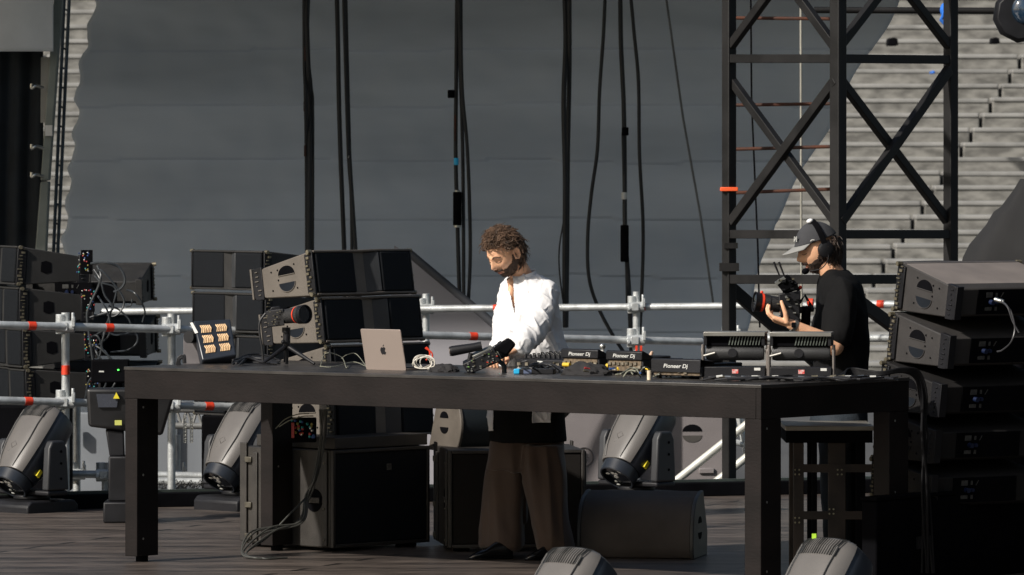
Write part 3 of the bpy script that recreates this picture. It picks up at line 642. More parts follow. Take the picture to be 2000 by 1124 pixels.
mb = MB(); mb.cyl(W(1428, 800, 37.1), W(1428, 960, 37.1), .028); mb.cyl(W(1440, 800, 37.2), W(1462, 905, 37.2), .02); mb.cyl(W(1420, 860, 37.2), W(1460, 870, 37.2), .02)
tag(mb.build('scaffold_post', ALU), 'grey scaffold post behind the top of the front right table leg', 'post')
# black draped lump on the right, rack stand, crates
vs = []; fs = []; prof = [(350, 2003), (372, 1990), (405, 1966), (415, 1952), (440, 1938), (462, 1920), (480, 1905), (505, 1893), (560, 1880), (900, 1872)]
cxx = W(2040, 0, 32).x; NN = 40
for (y, x) in prof:
    z = W(0, y, 32).z; rad = cxx-W(x, 0, 32).x
    for k in range(NN):
        a = 2*math.pi*k/NN; q = rad*(1+.04*math.sin(a*7)*(0 if k == NN//2 else 1)); vs.append((cxx+q*math.cos(a), 32.3+.5*q*math.sin(a), z))
n = len(prof)
for j in range(n-1):
    for k in range(NN): fs.append((j*NN+k, j*NN+(k+1) % NN, (j+1)*NN+(k+1) % NN, (j+1)*NN+k))
fs.append(tuple(range(NN)))
mb = MB(); mb.add(vs, fs); tag(mb.build('draped_cover', mat('cover_cloth', (.011, .011, .012), .85, var=.2)), 'black cloth cover over gear rising behind the right edge stack', 'cover')
rk = thing('equipment_stand', 'black bolted steel stand under the right end of the table', 'stand', WF(1620, 1160)); I = rk.matrix_basis.inverted()
BRN = mat('stand_brown_steel', (.03, .022, .018), .55, .3, var=.4)
mb = MB(I); mb.box(W(1530, 0, 29.2).x, W(1702, 0, 29.2).x, 29.0, 29.6, W(0, 838, 29.2).z, W(0, 829, 29.2).z); mb.build('shelf', mat('shelf_alu', (.3, .28, .24), .4, .5), rk, bevel=.003)
mb = MB(I); mb.box(W(1532, 0, 29.2).x, W(1700, 0, 29.2).x, 29.02, 29.58, W(0, 862, 29.2).z, W(0, 838.5, 29.2).z); mb.build('apron', BLKM, rk)
for x, w_ in ((1559, 20), (1634, 34), (1680, 18), (1590, 10)):
    for yy in (29.05, 29.5) if x != 1634 else (29.05,):
        c = W(x, 0, 29.1).x; h = w_/2*29.1/F; mb = MB(I); mb.box(c-h, c+h, yy, yy+.05, 0, W(0, 862, 29.2).z-.001); mb.build('leg', BRN if x in (1559, 1634) else BLKM, rk, bevel=.003)
for y in (908, 1000): 
    mb = MB(I); mb.box(W(1552, 0, 29.2).x, W(1700, 0, 29.2).x, 29.045, 29.049, W(0, y+16, 29).z, W(0, y, 29).z); mb.build('crossbar', BRN, rk)
mb = MB(I)
for x0, y0 in ((1553, 918), (1553, 1012), (1620, 995), (1636, 918)):
    for dx in (0, 8):
        for dy in (0, 9): mb.cyl(W(x0+dx, y0+dy, 29.046), W(x0+dx, y0+dy, 29.036), .005, 8)
mb.build('bolt', BRS, rk)
for l, q, dd, t_ in (('black equipment case standing under the right edge speaker stack', (1700, 1010, 2010, 1180), 28.5, .7), ):
    a, b = W(q[0], 0, dd), W(q[2]+80, 0, dd); t = thing('flight_case', l, 'case', Matrix.Translation((W(1712, 0, 28.35).x, 28.35, 0)) @ Matrix.Rotation(math.atan2(.788, .616), 4, 'Z'))
    mb = MB(); mb.box(0, 1.5, 0, .09, 0, .42); mb.build('body', BLKM, t, bevel=.01)
    mb = MB(); mb.box(-.004, 1.504, -.004, .094, .421, .44); mb.build('lid_edge', BLKM, t, bevel=.003)
    mb = MB(); mb.cbox((.4, -.01, .2), (.12, .015, .06)); mb.build('handle', BLK, t)
# ------------------------------------------------------------------ the table
A = Vector((-2.005, 30.2, 0)); TR_ = Matrix.Rotation(math.atan2(-.6157, .788), 4, 'Z'); TL, TW = 4.045, 1.25
MT = Matrix.Translation(A) @ TR_
tb = thing('stage_table', 'long black wooden table with deep apron carrying the mixing gear', 'table', MT)
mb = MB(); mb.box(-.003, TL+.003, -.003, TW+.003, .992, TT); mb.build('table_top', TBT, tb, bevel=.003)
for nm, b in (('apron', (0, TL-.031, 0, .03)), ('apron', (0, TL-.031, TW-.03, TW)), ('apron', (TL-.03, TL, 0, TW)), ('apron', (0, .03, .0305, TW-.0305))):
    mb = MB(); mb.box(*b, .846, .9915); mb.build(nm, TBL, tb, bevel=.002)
for x in (.0, TL-.1):
    for y in (0, TW-.17):
        mb = MB(); mb.box(x+.002, x+(.085 if x < 1 else .098), y+.002, y+.168, .03, .8455); lg = mb.build('leg', TBL, tb, bevel=.003)
        mb = MB(); mb.cyl((x+.045, y+.085, 0), (x+.045, y+.085, .031), .032, 12); mb.build('foot', BLKM, lg)
        mb = MB()
        for z in (.8, .45, .12): mb.cyl((x+.086 if x < 1 else x+.099, y+.05, z), (x+.083 if x < 1 else x+.09, y+.05, z), .006, 8)
        mb.build('bolt', STL, lg)
def TP(px, py, h=TT): return WT(px, py, h)
def tbl(px, py, rz=0): return Matrix.Translation(TP(px, py)) @ TR_ @ Matrix.Rotation(R(rz), 4, 'Z')

# laptop, lid towards the camera
lt = thing('laptop', 'open rose grey laptop with its lid towards the audience', 'laptop', tbl(716, 722))
SG = mat('laptop_aluminium', (.46, .38, .335), .38, .5, var=.03, scale=2)
LW, LH, ln = .262, .214, R(13)
LM = Matrix.Rotation(ln, 4, 'X')
mb = MB(LM); 
def rrect(w, h, r, n=5):
    o = []
    for cx_, cy_, a0 in ((w-r, h-r, 0), (r, h-r, 90), (r, r, 180), (w-r, r, 270)):
        o += [(cx_+r*math.cos(R(a0+90*k/n)), cy_+r*math.sin(R(a0+90*k/n))) for k in range(n+1)]
    return o
mb.prism(rrect(LW, LH, .008), -.003, .003, 'y'); lid = mb.build('lid', SG, lt, bevel=.0012)
ap = [(.0, .018), (.008, .022), (.016, .017), (.019, .010), (.013, .004), (.013, -.005), (.020, -.011), (.015, -.020), (.009, -.025), (.003, -.022), (-.003, -.022), (-.009, -.025), (-.015, -.019), (-.020, -.008), (-.021, .004), (-.017, .014), (-.010, .020), (-.004, .019)]
lf_ = [(.001, .024), (.003, .031), (.010, .037), (.010, .030), (.006, .025)]
mb = MB(LM); mb.prism([(LW/2+x*.88, LH*.48+z*.88) for x, z in ap], -.0038, -.003, 'y'); mb.prism([(LW/2+x*.88, LH*.48+z*.88) for x, z in lf_], -.0038, -.003, 'y'); mb.build('fruit_emblem', mat('dark_mirror', (.02, .02, .022), .2, var=.2), lid)
mb = MB(Matrix.Translation((0, .003, 0))); mb.prism(rrect(LW, .2, .008), .001, .012, 'z'); mb.build('base', SG, lt, bevel=.0015)
mb = MB(); mb.box(.012, LW-.012, .02, .12, .0122, .0135); mb.build('keyboard', BLKM, lt)

# players and mixer
def make_player(label, M, w_, z0, z1, sc_=1, sh=.2):
    t = thing('media_player', label, 'player', M, 'black media players facing the man in white')
    mb = MB(); mb.box(0, w_, .0, .34, .012, .075); mb.build('body', BLK, t, bevel=.006)
    mb = MB()
    for x in (.02, w_-.02):
        for y in (.03, .3): mb.cyl((x, y, 0), (x, y, .013), .014, 10)
    mb.build('foot', RUB, t)
    mb = MB(); mb.prism([(-.012, z0), (-.012, z1), (.0, z1+.006), (.1, z0+.012), (.1, z0-.01 if z0 > .08 else .0755), (0, z0-.004 if z0 > .08 else .0755)], 0, w_, 'x'); sc2 = mb.build('screen_hood', BLK, t, bevel=.004)
    lettering('Pioneer Dj', (z1-z0)*(.60 if z0 > .05 else .42)*sc_, Matrix.Translation((w_/2, -.0135, (z0+z1)/2)) @ Matrix.Rotation(R(90), 4, 'X'), OFF, sc2, sx=1.25)
    mb = MB(); mb.cyl((w_/2, .22, .075), (w_/2, .22, .088), .095, 32); mb.build('jog_wheel', BLK, t, bevel=.003)
    mb = MB(); rr = random.Random(int(w_*999+z0*99))
    for i in range(8): mb.cbox((.02+i*(w_-.04)/7, -.004, .045+rr.uniform(-.012, .012)), (.018, .012, .014))
    mb.build('socket', mat('socket_metal', (.25, .22, .17), .4, .6, var=.4, scale=40), t)
    mb = MB(); mb.box(.012, w_-.012, -.002, -.0004, .018, .07); mb.build('rear_plate', mat('rear_plate_brown', (.13, .095, .06), .6, var=.5, scale=45), t)
    return t
make_player('media player nearest the mixer, with yellow tape and lettered rear strip', tbl(1098, 727), .235, .072, .114)
make_player('media player between the white desk lamp and the lower set player', tbl(1186, 731), .225, .072, .114)
make_player('lower set media player with large lettering beside the first strobe lamp', tbl(1274, 739), .30, .03, .094)
mx = thing('dj_mixer', 'low black mixer with a row of knobs in front of the white shirt', 'mixer', tbl(1006, 719))
mb = MB(); mb.prism([(0, .0), (0, .045), (.32, .06), (.34, 0)], 0, .31, 'x', Matrix.Identity(4)); mb.build('body', BLK, mx, bevel=.004)
mb = MB(); mk = MB(); rr = random.Random(2)
for i in range(9):
    for j in range(4):
        x, y = .03+i*.031, .05+j*.07; z = .048+y*.05; mb.cyl((x, y, z), (x, y, z+.02), .008, 10); mk.box(x-.0015, x+.0015, y-.008, y-.001, z+.0201, z+.0215)
mb.build('knob', RUB, mx); mk.build('knob_mark', WHT, mx)
mb = MB()
for i in range(6): mb.cbox((.03+i*.05, -.004, .022), (.02, .008, .016))
mb.build('socket', MATS['socket_metal'], mx)
# small gear in front of it
bx = thing('battery_box', 'flat black box with blue end lying in front of the mixer', 'box', tbl(1003, 731, 30))
mb = MB(); mb.box(.03, .2, 0, .1, 0, .026); mb.build('body', BLK, bx, bevel=.003); mb = MB(); mb.box(0, .0295, .002, .098, .001, .025); mb.build('blue_end', CYA, bx, bevel=.003)
mb = MB(); mb.box(.05, .09, -.0006, 0, .003, .022); mb.build('sticker', mat('slate_blue', (.1, .13, .22), .5), bx)
def heap(label, px, py, w_, h_, m, seed, cat, name):
    c = TP(px, py); vs = []; fs = []; nu, nv = 44, 20
    mb = MB()
    def fn(p, d):
        k = 1+.28*noise.noise(Vector((d.x*2.6+seed, d.y*2.6, d.z*3)))+.12*noise.noise(Vector((d.x*7+seed, d.y*7, d.z*7))); q = Vector((p.x*k, p.y*k, p.z*k)); q.z = max(q.z, 0.001); return q
    mb.ball((0, 0, 0), (w_/2, w_*.32, h_), nu, nv, fn=fn)
    o = mb.build(name, m); o.matrix_basis = Matrix.Translation(c) @ TR_; return tag(o, label, cat)
heap('crumpled black cloth lying in front of the lettered players', 1146, 733, .26, .06, mat('black_cloth', (.018, .017, .018), .9, var=.2), 3, 'cloth', 'cloth')
heap('dark cable bag slumped to the left of the hooded camcorder', 868, 727, .17, .04, MATS['black_cloth'], 8, 'bag', 'cable_bag')
for l, px, py, m in (('yellow tape roll in front of the player nearest the mixer', 1118, 727, mat('tape_yellow', (.75, .5, .04), .5)), ('small yellow taped plug in front of the second player', 1203, 729, MATS['tape_yellow'])):
    mb = MB(); mb.cyl((-.02, 0, .018), (.022, 0, .018), .011, 12); o = mb.build('tape_roll', m); o.matrix_basis = tbl(px, py) @ Matrix.Translation((0, -.05, .02)); tag(o, l, 'tape')
# white desk lamp and pink plug
dk = thing('desk_lamp', 'small white upright lamp with round silver head between two players', 'lamp', tbl(1176, 722))
mb = MB(); mb.tube([(0, 0, 0), (0, 0, .04), (.004, 0, .07), (.002, 0, .1)], [.014, .012, .007, .008], 12); mb.build('stem', WHT, dk)
mb = MB(); mb.ball((.003, 0, .118), .0165, 16, 10); mb.build('lamp_head', STL, dk); mb = MB(); mb.tube(spline([(0, 0, .05), (.02, -.01, .062), (.028, -.01, .055)], 4), .006, 8); mb.build('arm', WHT, dk)
pk = MB(); pk.tube([(0, 0, 0), (0, 0, .03), (.004, 0, .055), (.012, 0, .075)], [.012, .014, .012, .006], 10); o = pk.build('upright_plug', mat('beige_plug', (.62, .42, .3), .5)); o.matrix_basis = tbl(1270, 715) @ Matrix.Translation((0, 0, .0)); tag(o, 'beige plug standing upright behind the lower set player', 'plug')
gl = MB(); gl.cyl((0, 0, 0), (0, 0, .045), .011, 16); o = gl.build('glass_vial', mat('pale_glass', (.8, .68, .5), .15, spec=1)); o.matrix_basis = tbl(1268, 742); tag(o, 'tiny pale glass standing at the table edge by the lower set player', 'glass')

# strobe lamps on the right end of the table
def make_strobe(M, label):
    t = thing('strobe_lamp', label, 'lamp', M, 'twin louvred strobe lamps on the table'); w_ = .30
    AL = mat('hood_metal', (.33, .32, .29), .4, .6, var=.15)
    mb = MB(); mb.box(0, w_, -.06, .12, .222, .232); mb.box(0, w_, -.066, -.0605, .212, .232); mb.build('hood', AL, t, bevel=.002)
    mb = MB(); mb.box(.0, .018, -.05, .1, .165, .2215); mb.box(w_-.018, w_, -.05, .1, .165, .2215); mb.build('cheek', BLK, t, bevel=.003)
    mb = MB(); mb.box(.0185, w_-.0185, -.03, .1, .165, .2215); mb.build('louvre_box', BLKM, t)
    mb = MB()
    for i in range(11): 
        x = .12+i*.0145; mb.prism([(x, .168), (x+.005, .168), (x+.015, .212), (x+.01, .212)], -.042, -.031, 'y')
    mb.build('louvre', mat('louvre_green_grey', (.14, .16, .14), .4, .4), t)
    mb = MB(); mb.tube([(.01, 0, .13), (.03, 0, .13), (w_-.03, 0, .13), (w_-.01, 0, .13)], [.034, .038, .038, .034], 24); mb.build('drum', mat('drum_grey', (.03, .03, .031), .45, var=.2, bump=.2, bscale=250), t)
    mb = MB(); mb.cyl((.14, -.037, .13), (.14, -.043, .13), .022, 20); mb.build('drum_cap', BLK, t)
    mb = MB(); mb.cyl((.0, -.042, .115), (.055, -.045, .13), .006, 8); mb.build('lever', AL, t)
    for x in (-.012, w_+.002):
        mb = MB(); mb.box(x, x+.01, -.03, .05, .0, .17); mb.cyl((x-.004, 0, .14), (x+.014, 0, .14), .016, 12); mb.build('bracket', mat('bracket_metal', (.28, .25, .23), .4, .6), t, bevel=.002)
    mb = MB(); mb.box(-.0, w_, -.04, .08, .004, .062); mb.build('base', BLK, t, bevel=.004)
    mb = MB(); mb.box(w_*.46, w_*.56, -.0415, -.0402, .03, .05); mb.build('red_label', mat('label_red_white', (.7, .05, .04), .5, scale=60, col2=(.7, .68, .65)), t)
    mb = MB(); mb.box(w_*.82, w_*.92, -.0415, -.0402, .045, .058); mb.build('label', OFF, t)
    return t
st = make_strobe(tbl(1376, 741, 31), 'louvred strobe lamp on the table, the one beside the lettered player')
dup(st, 'louvred strobe lamp on the table in front of the cameraman', tbl(1505, 742, 31))

# matrix lamp at the left end
d_ = 30.75; I0 = Matrix.Translation(W(410, 712, d_)); fx = thing('matrix_lamp', 'square lamp with two blocks of warm cells at the left end of the table', 'lamp', I0); I = I0.inverted()
def G(px, py, dy=0): return W(px, py, d_+dy)
mb = MB(I)
def hexa(mb, front, back): mb.add(list(front)+list(back), [(0, 1, 2, 3), (7, 6, 5, 4), (0, 4, 5, 1), (1, 5, 6, 2), (2, 6, 7, 3), (3, 7, 4, 0)])
fq = [G(377, 627, -.02), G(450, 623, .02), G(462, 694, -.13), G(395, 704, -.17)]
nrm = (fq[1]-fq[0]).cross(fq[3]-fq[0]).normalized(); nrm = nrm if nrm.y > 0 else -nrm
hexa(mb, fq, [p+nrm*.07 for p in fq]); mb.build('head', SHD, fx, bevel=.008)
lc = MB(I); lf2 = MB(I)
def Q(u, v): return (fq[0].lerp(fq[1], u)).lerp(fq[3].lerp(fq[2], u), v)
for bu in (.14, .56):
    for bv in (.14, .4, .66):
        for i in range(6):
            u = bu+.02+i*.048
            a, b = Q(u, bv)-nrm*.004, Q(u+.02, bv+.19)-nrm*.004
            lc.tube([Q(u, bv)-nrm*.002, Q(u+.032, bv+.095)-nrm*.007, Q(u, bv+.19)-nrm*.002], .0036, 6)
lc.build('lamp_cells', mat('warm_reflector', (.95, .62, .35), .3, .35, var=.15, scale=60), fx)
mb = MB(I); hexa(mb, [G(371, 631, -.025), G(376, 630, -.025), G(387, 650, -.07), G(381, 652, -.07)], [G(371, 631, .0), G(376, 630, .0), G(387, 650, -.04), G(381, 652, -.04)]); mb.build('sticker', WHT, fx)
mb = MB(I); mb.cyl(G(368, 659, -.06), G(378, 659, -.02), .032, 20); mb.build('tilt_joint', BLK, fx)
mb = MB(I); hexa(mb, [G(358, 660, .02), G(383, 672, .0), G(392, 712, .0), G(358, 712, .02)], [G(358, 660, .12), G(383, 672, .1), G(392, 712, .1), G(358, 712, .12)]); mb.build('arm', mat('arm_grey', (.13, .12, .125), .5), fx, bevel=.004)
mb = MB(I); hexa(mb, [G(391, 694, -.09), G(457, 692, -.05), G(457, 712, -.05), G(391, 713, -.09)], [G(391, 694, .08), G(457, 692, .1), G(457, 712, .1), G(391, 713, .08)]); mb.build('base', SHD, fx, bevel=.004)
mb = MB(I)
for x in (393, 420, 440): hexa(mb, [G(x, 682, -.07), G(x+12, 681, -.06), G(x+12, 693, -.06), G(x, 694, -.07)], [G(x, 682, .05), G(x+12, 681, .05), G(x+12, 693, .05), G(x, 694, .05)])
mb.build('foot_block', CABX, fx)

# tripod camera
d_ = 30.35; I0 = Matrix.Translation(G(560, 712)); tc_ = thing('tripod_camera', 'black camera with long lens on a small tripod, pointing right', 'camera', I0); I = I0.inverted()
mb = MB(I); hexa(mb, [G(519, 608, -.02), G(553, 603, -.06), G(556, 636, -.06), G(522, 640, -.02)], [G(519, 608, .06), G(553, 603, .03), G(556, 636, .03), G(522, 640, .06)])
hexa(mb, [G(530, 600, 0), G(546, 598, 0), G(550, 606, 0), G(526, 608, 0)], [G(530, 600, .04), G(546, 598, .04), G(550, 606, .04), G(526, 608, .04)]); mb.build('camera_body', BLK, tc_, bevel=.004)
ax0, ax1 = G(552, 619, 0), G(596, 614, -.13)
def la(s): return ax0.lerp(ax1, s)
mb = MB(I); mb.tube([la(0), la(.15), la(.45), la(.75), la(.76), la(1.0)], [.034, .038, .040, .043, .048, .049], 28, cap=False); mb.build('lens_barrel', mat('barrel_black', (.02, .019, .019), .55, bump=.6, bscale=300), tc_)
mb = MB(I); mb.tube([la(.67), la(.72)], [.0455, .0465], 28, cap=False); mb.build('red_ring', RED, tc_)
mb = MB(I); mb.tube([la(.75), la(1.0), la(1.015), la(1.01)], [.047, .050, .0475, .044], 28, cap=False); mb.build('lens_hood', BLK, tc_)
mb = MB(I); mb.cyl(la(.93), la(.95), .046, 24); mb.build('glass', LNS, tc_)
mb = MB(I); mb.cyl(G(559, 640), G(559, 650), .022, 16); mb.cyl(G(560, 650), G(560, 676), .019, 16); mb.ball(G(553, 668, -.03), .011, 12, 8); mb.cyl(G(560, 676), G(560, 712), .009, 10); mb.build('ball_head', BLK, tc_)
for e in (G(515, 709, -.12), G(614, 711, -.1), G(556, 706, .15)):
    mb = MB(I); s_ = G(560, 676); mb.tube([s_, s_.lerp(e, .5), e], [.013, .011, .007], 10); mb.build('tripod_leg', BLK, tc_)
mb = MB(I); rr = random.Random(9)
for i in range(12): mb.cbox(G(520+rr.random()*30, 606+rr.random()*30, -.062+.0*i), (.008, .006, .005))
mb.build('button', BRS, tc_)
mb = MB(I); mb.tube(spline([G(519, 612), G(508, 628), G(507, 650), G(512, 680), G(514, 705)], 6), .006, 8); mb.build('strap', RUB, tc_)

# camcorder in front of the man in white
d_ = 29.25; I0 = Matrix.Translation(G(940, 732)); cc = thing('camcorder', 'black camcorder with hooded lens pointing up at the man in white', 'camera', I0); I = I0.inverted()
mb = MB(I); hexa(mb, [G(903, 712, -.05), G(965, 681, -.05), G(980, 706, -.05), G(915, 733, -.05)], [G(903, 706, .06), G(963, 676, .06), G(978, 700, .06), G(913, 728, .06)]); mb.build('camera_body', BLK, cc, bevel=.006)
mb = MB(I); hexa(mb, [G(922, 696, -.02), G(962, 678, -.02), G(966, 684, -.02), G(926, 703, -.02)], [G(918, 692, .05), G(958, 674, .05), G(960, 680, .05), G(922, 698, .05)]); mb.build('top_plate', mat('cam_plate', (.13, .13, .12), .35, .3), cc, bevel=.003)
a_, b_ = G(958, 697, 0), G(1004, 670, 0)
def lb(s): return a_.lerp(b_, s)
mb = MB(I); mb.tube([lb(0), lb(.2), lb(.45), lb(.5), lb(.62)], [.036, .038, .04, .044, .044], 24); mb.build('lens_barrel', BLK, cc)
mb = MB(I); mb.tube([lb(.12), lb(.16)], [.0385, .0388], 24, cap=False); mb.tube([lb(.3), lb(.33)], [.0405, .041], 24, cap=False); mb.build('lens_ring', STL, cc)
mb = MB(I); hexa(mb, [G(962, 682, -.06), G(995, 660, -.06), G(1009, 673, -.06), G(990, 697, -.06)], [G(962, 678, .06), G(993, 659, .06), G(1006, 672, .06), G(988, 694, .06)]); mb.build('lens_hood', BLKM, cc, bevel=.012)
mb = MB(I); mb.tube([G(879, 687, 0), G(884, 686, 0), G(925, 679, 0), G(941, 676, 0)], [.024, .026, .022, .023], 18); mb.build('viewfinder', BLK, cc)
mb = MB(I); mb.tube([G(877.5, 687.2, 0), G(879, 687, 0)], [.022, .023], 18); mb.build('eyepiece', mat('brown_glass', (.09, .06, .045), .15, spec=1), cc)
mb = MB(I); mb.cyl(G(920, 690), G(915, 712), .012, 10); mb.cyl(G(945, 688, .0), G(953, 712, .0), .014, 10); mb.build('handle', BLK, cc)
for m, sd in ((BRS, 3), (GRN, 4), (RED, 5), (STL, 6)):
    mb = MB(I); rr = random.Random(sd)
    for i in range(3 if m in (GRN, RED) else 14):
        s, t_ = rr.random(), rr.random(); p = G(906+60*s+12*t_, 710-30*s+22*t_, -.053); mb.cbox(p, (.007*rr.random()+.003, .008, .003+.004*rr.random()))
    mb.build('button', m if m is not GRN else mat('moss_green', (.15, .3, .08), .5), cc)
mb = MB(I); mb.box(*[c for p in ()for c in p]) if 0 else mb.cyl(G(918, 728), G(918, 733.5), .03, 12); mb.cyl(G(985, 712), G(985, 733), .012, 8); mb.cyl(G(975, 706), G(985, 714), .012, 8); mb.build('foot', BLK, cc)

# cables on the table
def cable(label, pts, r, m, name='cable', cat='cable', group=None, k=8, n=7):
    mb = MB()
    for p in (pts if isinstance(pts[0], list) else [pts]): mb.tube(spline(p, k), r, n)
    return tag(mb.build(name, m), label, cat, group)
def TC(px, py, h=.008): p = TP(px, py); p.z += h; return p
WC = mat('white_cable', (.72, .68, .6), .45, var=.05); OC = mat('olive_cable', (.22, .22, .17), .5)
rr = random.Random(31); loops = []
for i in range(7):
    c = TC(829+rr.uniform(-5, 6), 724); a0_ = rr.random()*6; L_ = []
    rx, rz = .046+rr.uniform(-.008, .01), .03+rr.uniform(-.006, .006); tl = rr.uniform(-.4, .4)
    for k in range(9):
        a = a0_+k*2*math.pi/8; x = rx*math.cos(a); z = rz*math.sin(a); L_.append(c+V(x*math.cos(tl)-z*math.sin(tl), .02*math.cos(a+i), max(.002, .032+x*math.sin(tl)+z*math.cos(tl))))
    loops.append(L_)
cable('coiled white cable lying beside the laptop', loops, .0028, WC, k=4)
cable('thin pale wires looping on the table left of the laptop', [[TC(626, 718), TC(632, 706, .03), TC(645, 712, .06), TC(668, 714, .04), TC(676, 721), TC(680, 718)], [TC(625, 719), TC(650, 720), TC(690, 715, .02), TC(715, 719)], [TC(667, 708, .02), TC(678, 712, .05), TC(695, 714, .06), TC(712, 719, .02), TC(716, 722)]], .0022, OC)
P_ = []
for i in range(16):
    y = 708+rr.random()*7; P_.append([TC(452+rr.random()*20, y+rr.random()*3, .006+rr.random()*.02), TC(480+rr.random()*8, y, .01+rr.random()*.035), TC(510+rr.random()*8, y, .01+rr.random()*.03), TC(535+rr.random()*14, y, .008)])
cable('bunch of black cables lying between the square lamp and the tripod', P_, .005, RUB, k=5)
P_ = []
for i in range(5):
    c = TC(350+rr.random()*5, 714, .0); P_.append([c+V(-.02+rr.random()*.02, 0, .002), c+V(-.01, 0, .02+rr.random()*.02), c+V(.015, 0, .03+rr.random()*.03), c+V(.02, 0, .01)])
cable('small knot of black cable at the left end of the table', P_, .006, RUB, k=4)
P_ = []
for i in range(16):
    a = 1000+rr.random()*90; y = 722+rr.random()*8; P_.append([TC(a, y, .006), TC(a+16, y+rr.uniform(-3, 3), .01+rr.random()*.04), TC(a+34, y+rr.uniform(-3, 3), .01+rr.random()*.03), TC(a+52, y+rr.random()*3, .006)])
cable('tangled black cables in front of the mixer', P_, .0045, RUB, k=5)
P_ = []
for i in range(12):
    a = 1195+rr.random()*150; y = 732+rr.random()*7; P_.append([TC(a, y, .005), TC(a+10, y+rr.uniform(-2, 2), .01+rr.random()*.045), TC(a+24, y+rr.uniform(-2, 2), .01+rr.random()*.03), TC(a+34, y, .005)])
cable('olive and black leads behind the lettered players', P_, .004, OC, k=5)
P_ = []
for i in range(9):
    y = 744+rr.random()*3.5
    P_.append([TC(1372+i*12, y, .006+rr.random()*.02)]+[TC(1410+i*10+j*46, y+rr.uniform(-1.5, 1.5), .006+rr.random()*.02) for j in range(7)])
P_ = [[p if p.x < 1.86 else V(1.86, p.y, p.z) for p in q] for q in P_]
cable('long black cables running along the right end of the table', P_, .0055, RUB, k=5)
P_ = []
for i in range(8):
    o_ = i*.012; P_.append([TC(1590+i*8, 745, .01), TC(1660, 742, .02+o_*.4), W(1718, 733-i*.8, 28.3), W(1762, 727-i, 28.35), W(1788+i, 740-i*2, 28.4), W(1796+i*2, 775, 28.42+.03*rr.random()), W(1796+rr.random()*16, 850, 28.42+.05*rr.random()), W(1800+rr.random()*18, 960, 28.45+.05*rr.random()), W(1800+rr.random()*30, 1120, 28.5)])
cable('bundle of black cables arching over the right table corner to the floor', P_, .006, mat('dark_rubber', (.006, .006, .007), .6, spec=.2), k=6)
for l, m, sd, cnt in (('white plugs scattered along the right table edge', OFF, 3, 7), ('steel plugs scattered along the right table edge', STL, 4, 7), ('brass plugs scattered along the right table edge', BRS, 5, 4)):
    mb = MB(); q = random.Random(sd)
    t = thing('cable_plugs', l, 'plugs', TP(1500, 746))
    for i in range(cnt):
        mb = MB(t.matrix_basis.inverted()); p = TC(q.uniform(1395, 1700), 745.5, .022); a = q.uniform(-.5, .5); mb.cyl(p, p+V(.03, 0, .01*a), .007, 8); mb.build('plug', m, t)
pk_ = MB(); 
cable('red wire ends hanging behind the white coiled cable', [[W(832, 678, 31.0), W(838, 684, 31.0), W(839, 694, 31.0), W(832, 704, 31.0)], [W(830, 680, 31.0), W(843, 689, 31.0), W(845, 700, 31.0)]], .004, RED)
# cables under the table on the left
P_ = []
for i in range(6):
    u = lambda k: rr.uniform(-k, k)
    P_.append([W(632+u(8), 800, 30.9), W(634+u(10), 860, 30.88+u(.02)), W(616+u(8), 930, 30.83+u(.03)), W(602+u(6), 968, 30.8), W(575+u(16), 1012+u(16), 30.7+u(.03)), W(515+u(26), 1046+u(14), 30.6), W(478+u(6), 1080, 30.45), W(505+u(14), 1091, 30.35), WF(545+u(16), 1092+u(3))+V(0, 0, .006)])
cable('black cables falling under the table to the floor by the rear leg', P_, .005, mat('floor_cable', (.05, .05, .045), .45))
cable('pale thin leads arching between the rear table leg and the patch box', [[W(538, 838, 30.7), W(556, 820, 30.7), W(580, 810, 30.7), W(604, 808, 30.7)], [W(545, 834, 30.75), W(565, 822, 30.7), W(590, 814, 30.7), W(612, 813, 30.7)]], .003, OC)
pb = thing('patch_box', 'box of red and teal plugs beside the subwoofer under the table', 'plug box', W(590, 850, 30.95)); I = pb.matrix_basis.inverted()
mb = MB(I); c = W(592, 840, 30.95); mb.cbox(c, (.14, .08, .13)); mb.build('box', BLKM, pb, bevel=.006)
for ci, m in enumerate(kit):
    mb = MB(I); q = random.Random(60+ci)
    for i in range(6): mb.ball(c+V(q.uniform(-.06, .06), -.045, q.uniform(-.055, .055)), (.008, .008, .008), 8, 6)
    mb.build('plug', m, pb)
mb = MB(I); mb.box(c.x-.06, c.x-.045, c.y-.06, c.y-.04, c.z-.04, c.z+.04); mb.build('red_strip', MATS['plug_red'], pb)
# loose leads on the far left stacks
cable('black lead looping out from the top speaker box at the left edge', [[W(178, 515, 36.2), W(205, 513, 36.1), W(232, 522, 36.1), W(244, 545, 36.1), W(238, 562, 36.1), W(222, 571, 36.1)], [W(190, 520, 36.15), W(197, 538, 36.1), W(192, 560, 36.1), W(176, 595, 36.1), W(170, 620, 36.1), W(178, 680, 36.1), W(186, 740, 36.1)]], .008, mat('lead_sheen', (.03, .035, .04), .4))
cable('grey leads hanging over the rear facing speaker boxes at the left', [[W(248, 567, 36.3), W(262, 572, 36.2), W(276, 590, 36.2), W(283, 610, 36.2), W(278, 630, 36.2)], [W(212, 598, 36.2), W(230, 604, 36.2), W(250, 622, 36.2), W(258, 640, 36.2)], [W(200, 640, 36.2), W(225, 655, 36.2), W(262, 650, 36.2), W(268, 668, 36.2), W(250, 684, 36.2), W(215, 688, 36.2)], [W(258, 585, 36.2), W(256, 596, 36.2), W(246, 600, 36.2)]], .006, MATS['lead_sheen'])
P_ = []
rr = random.Random(77)
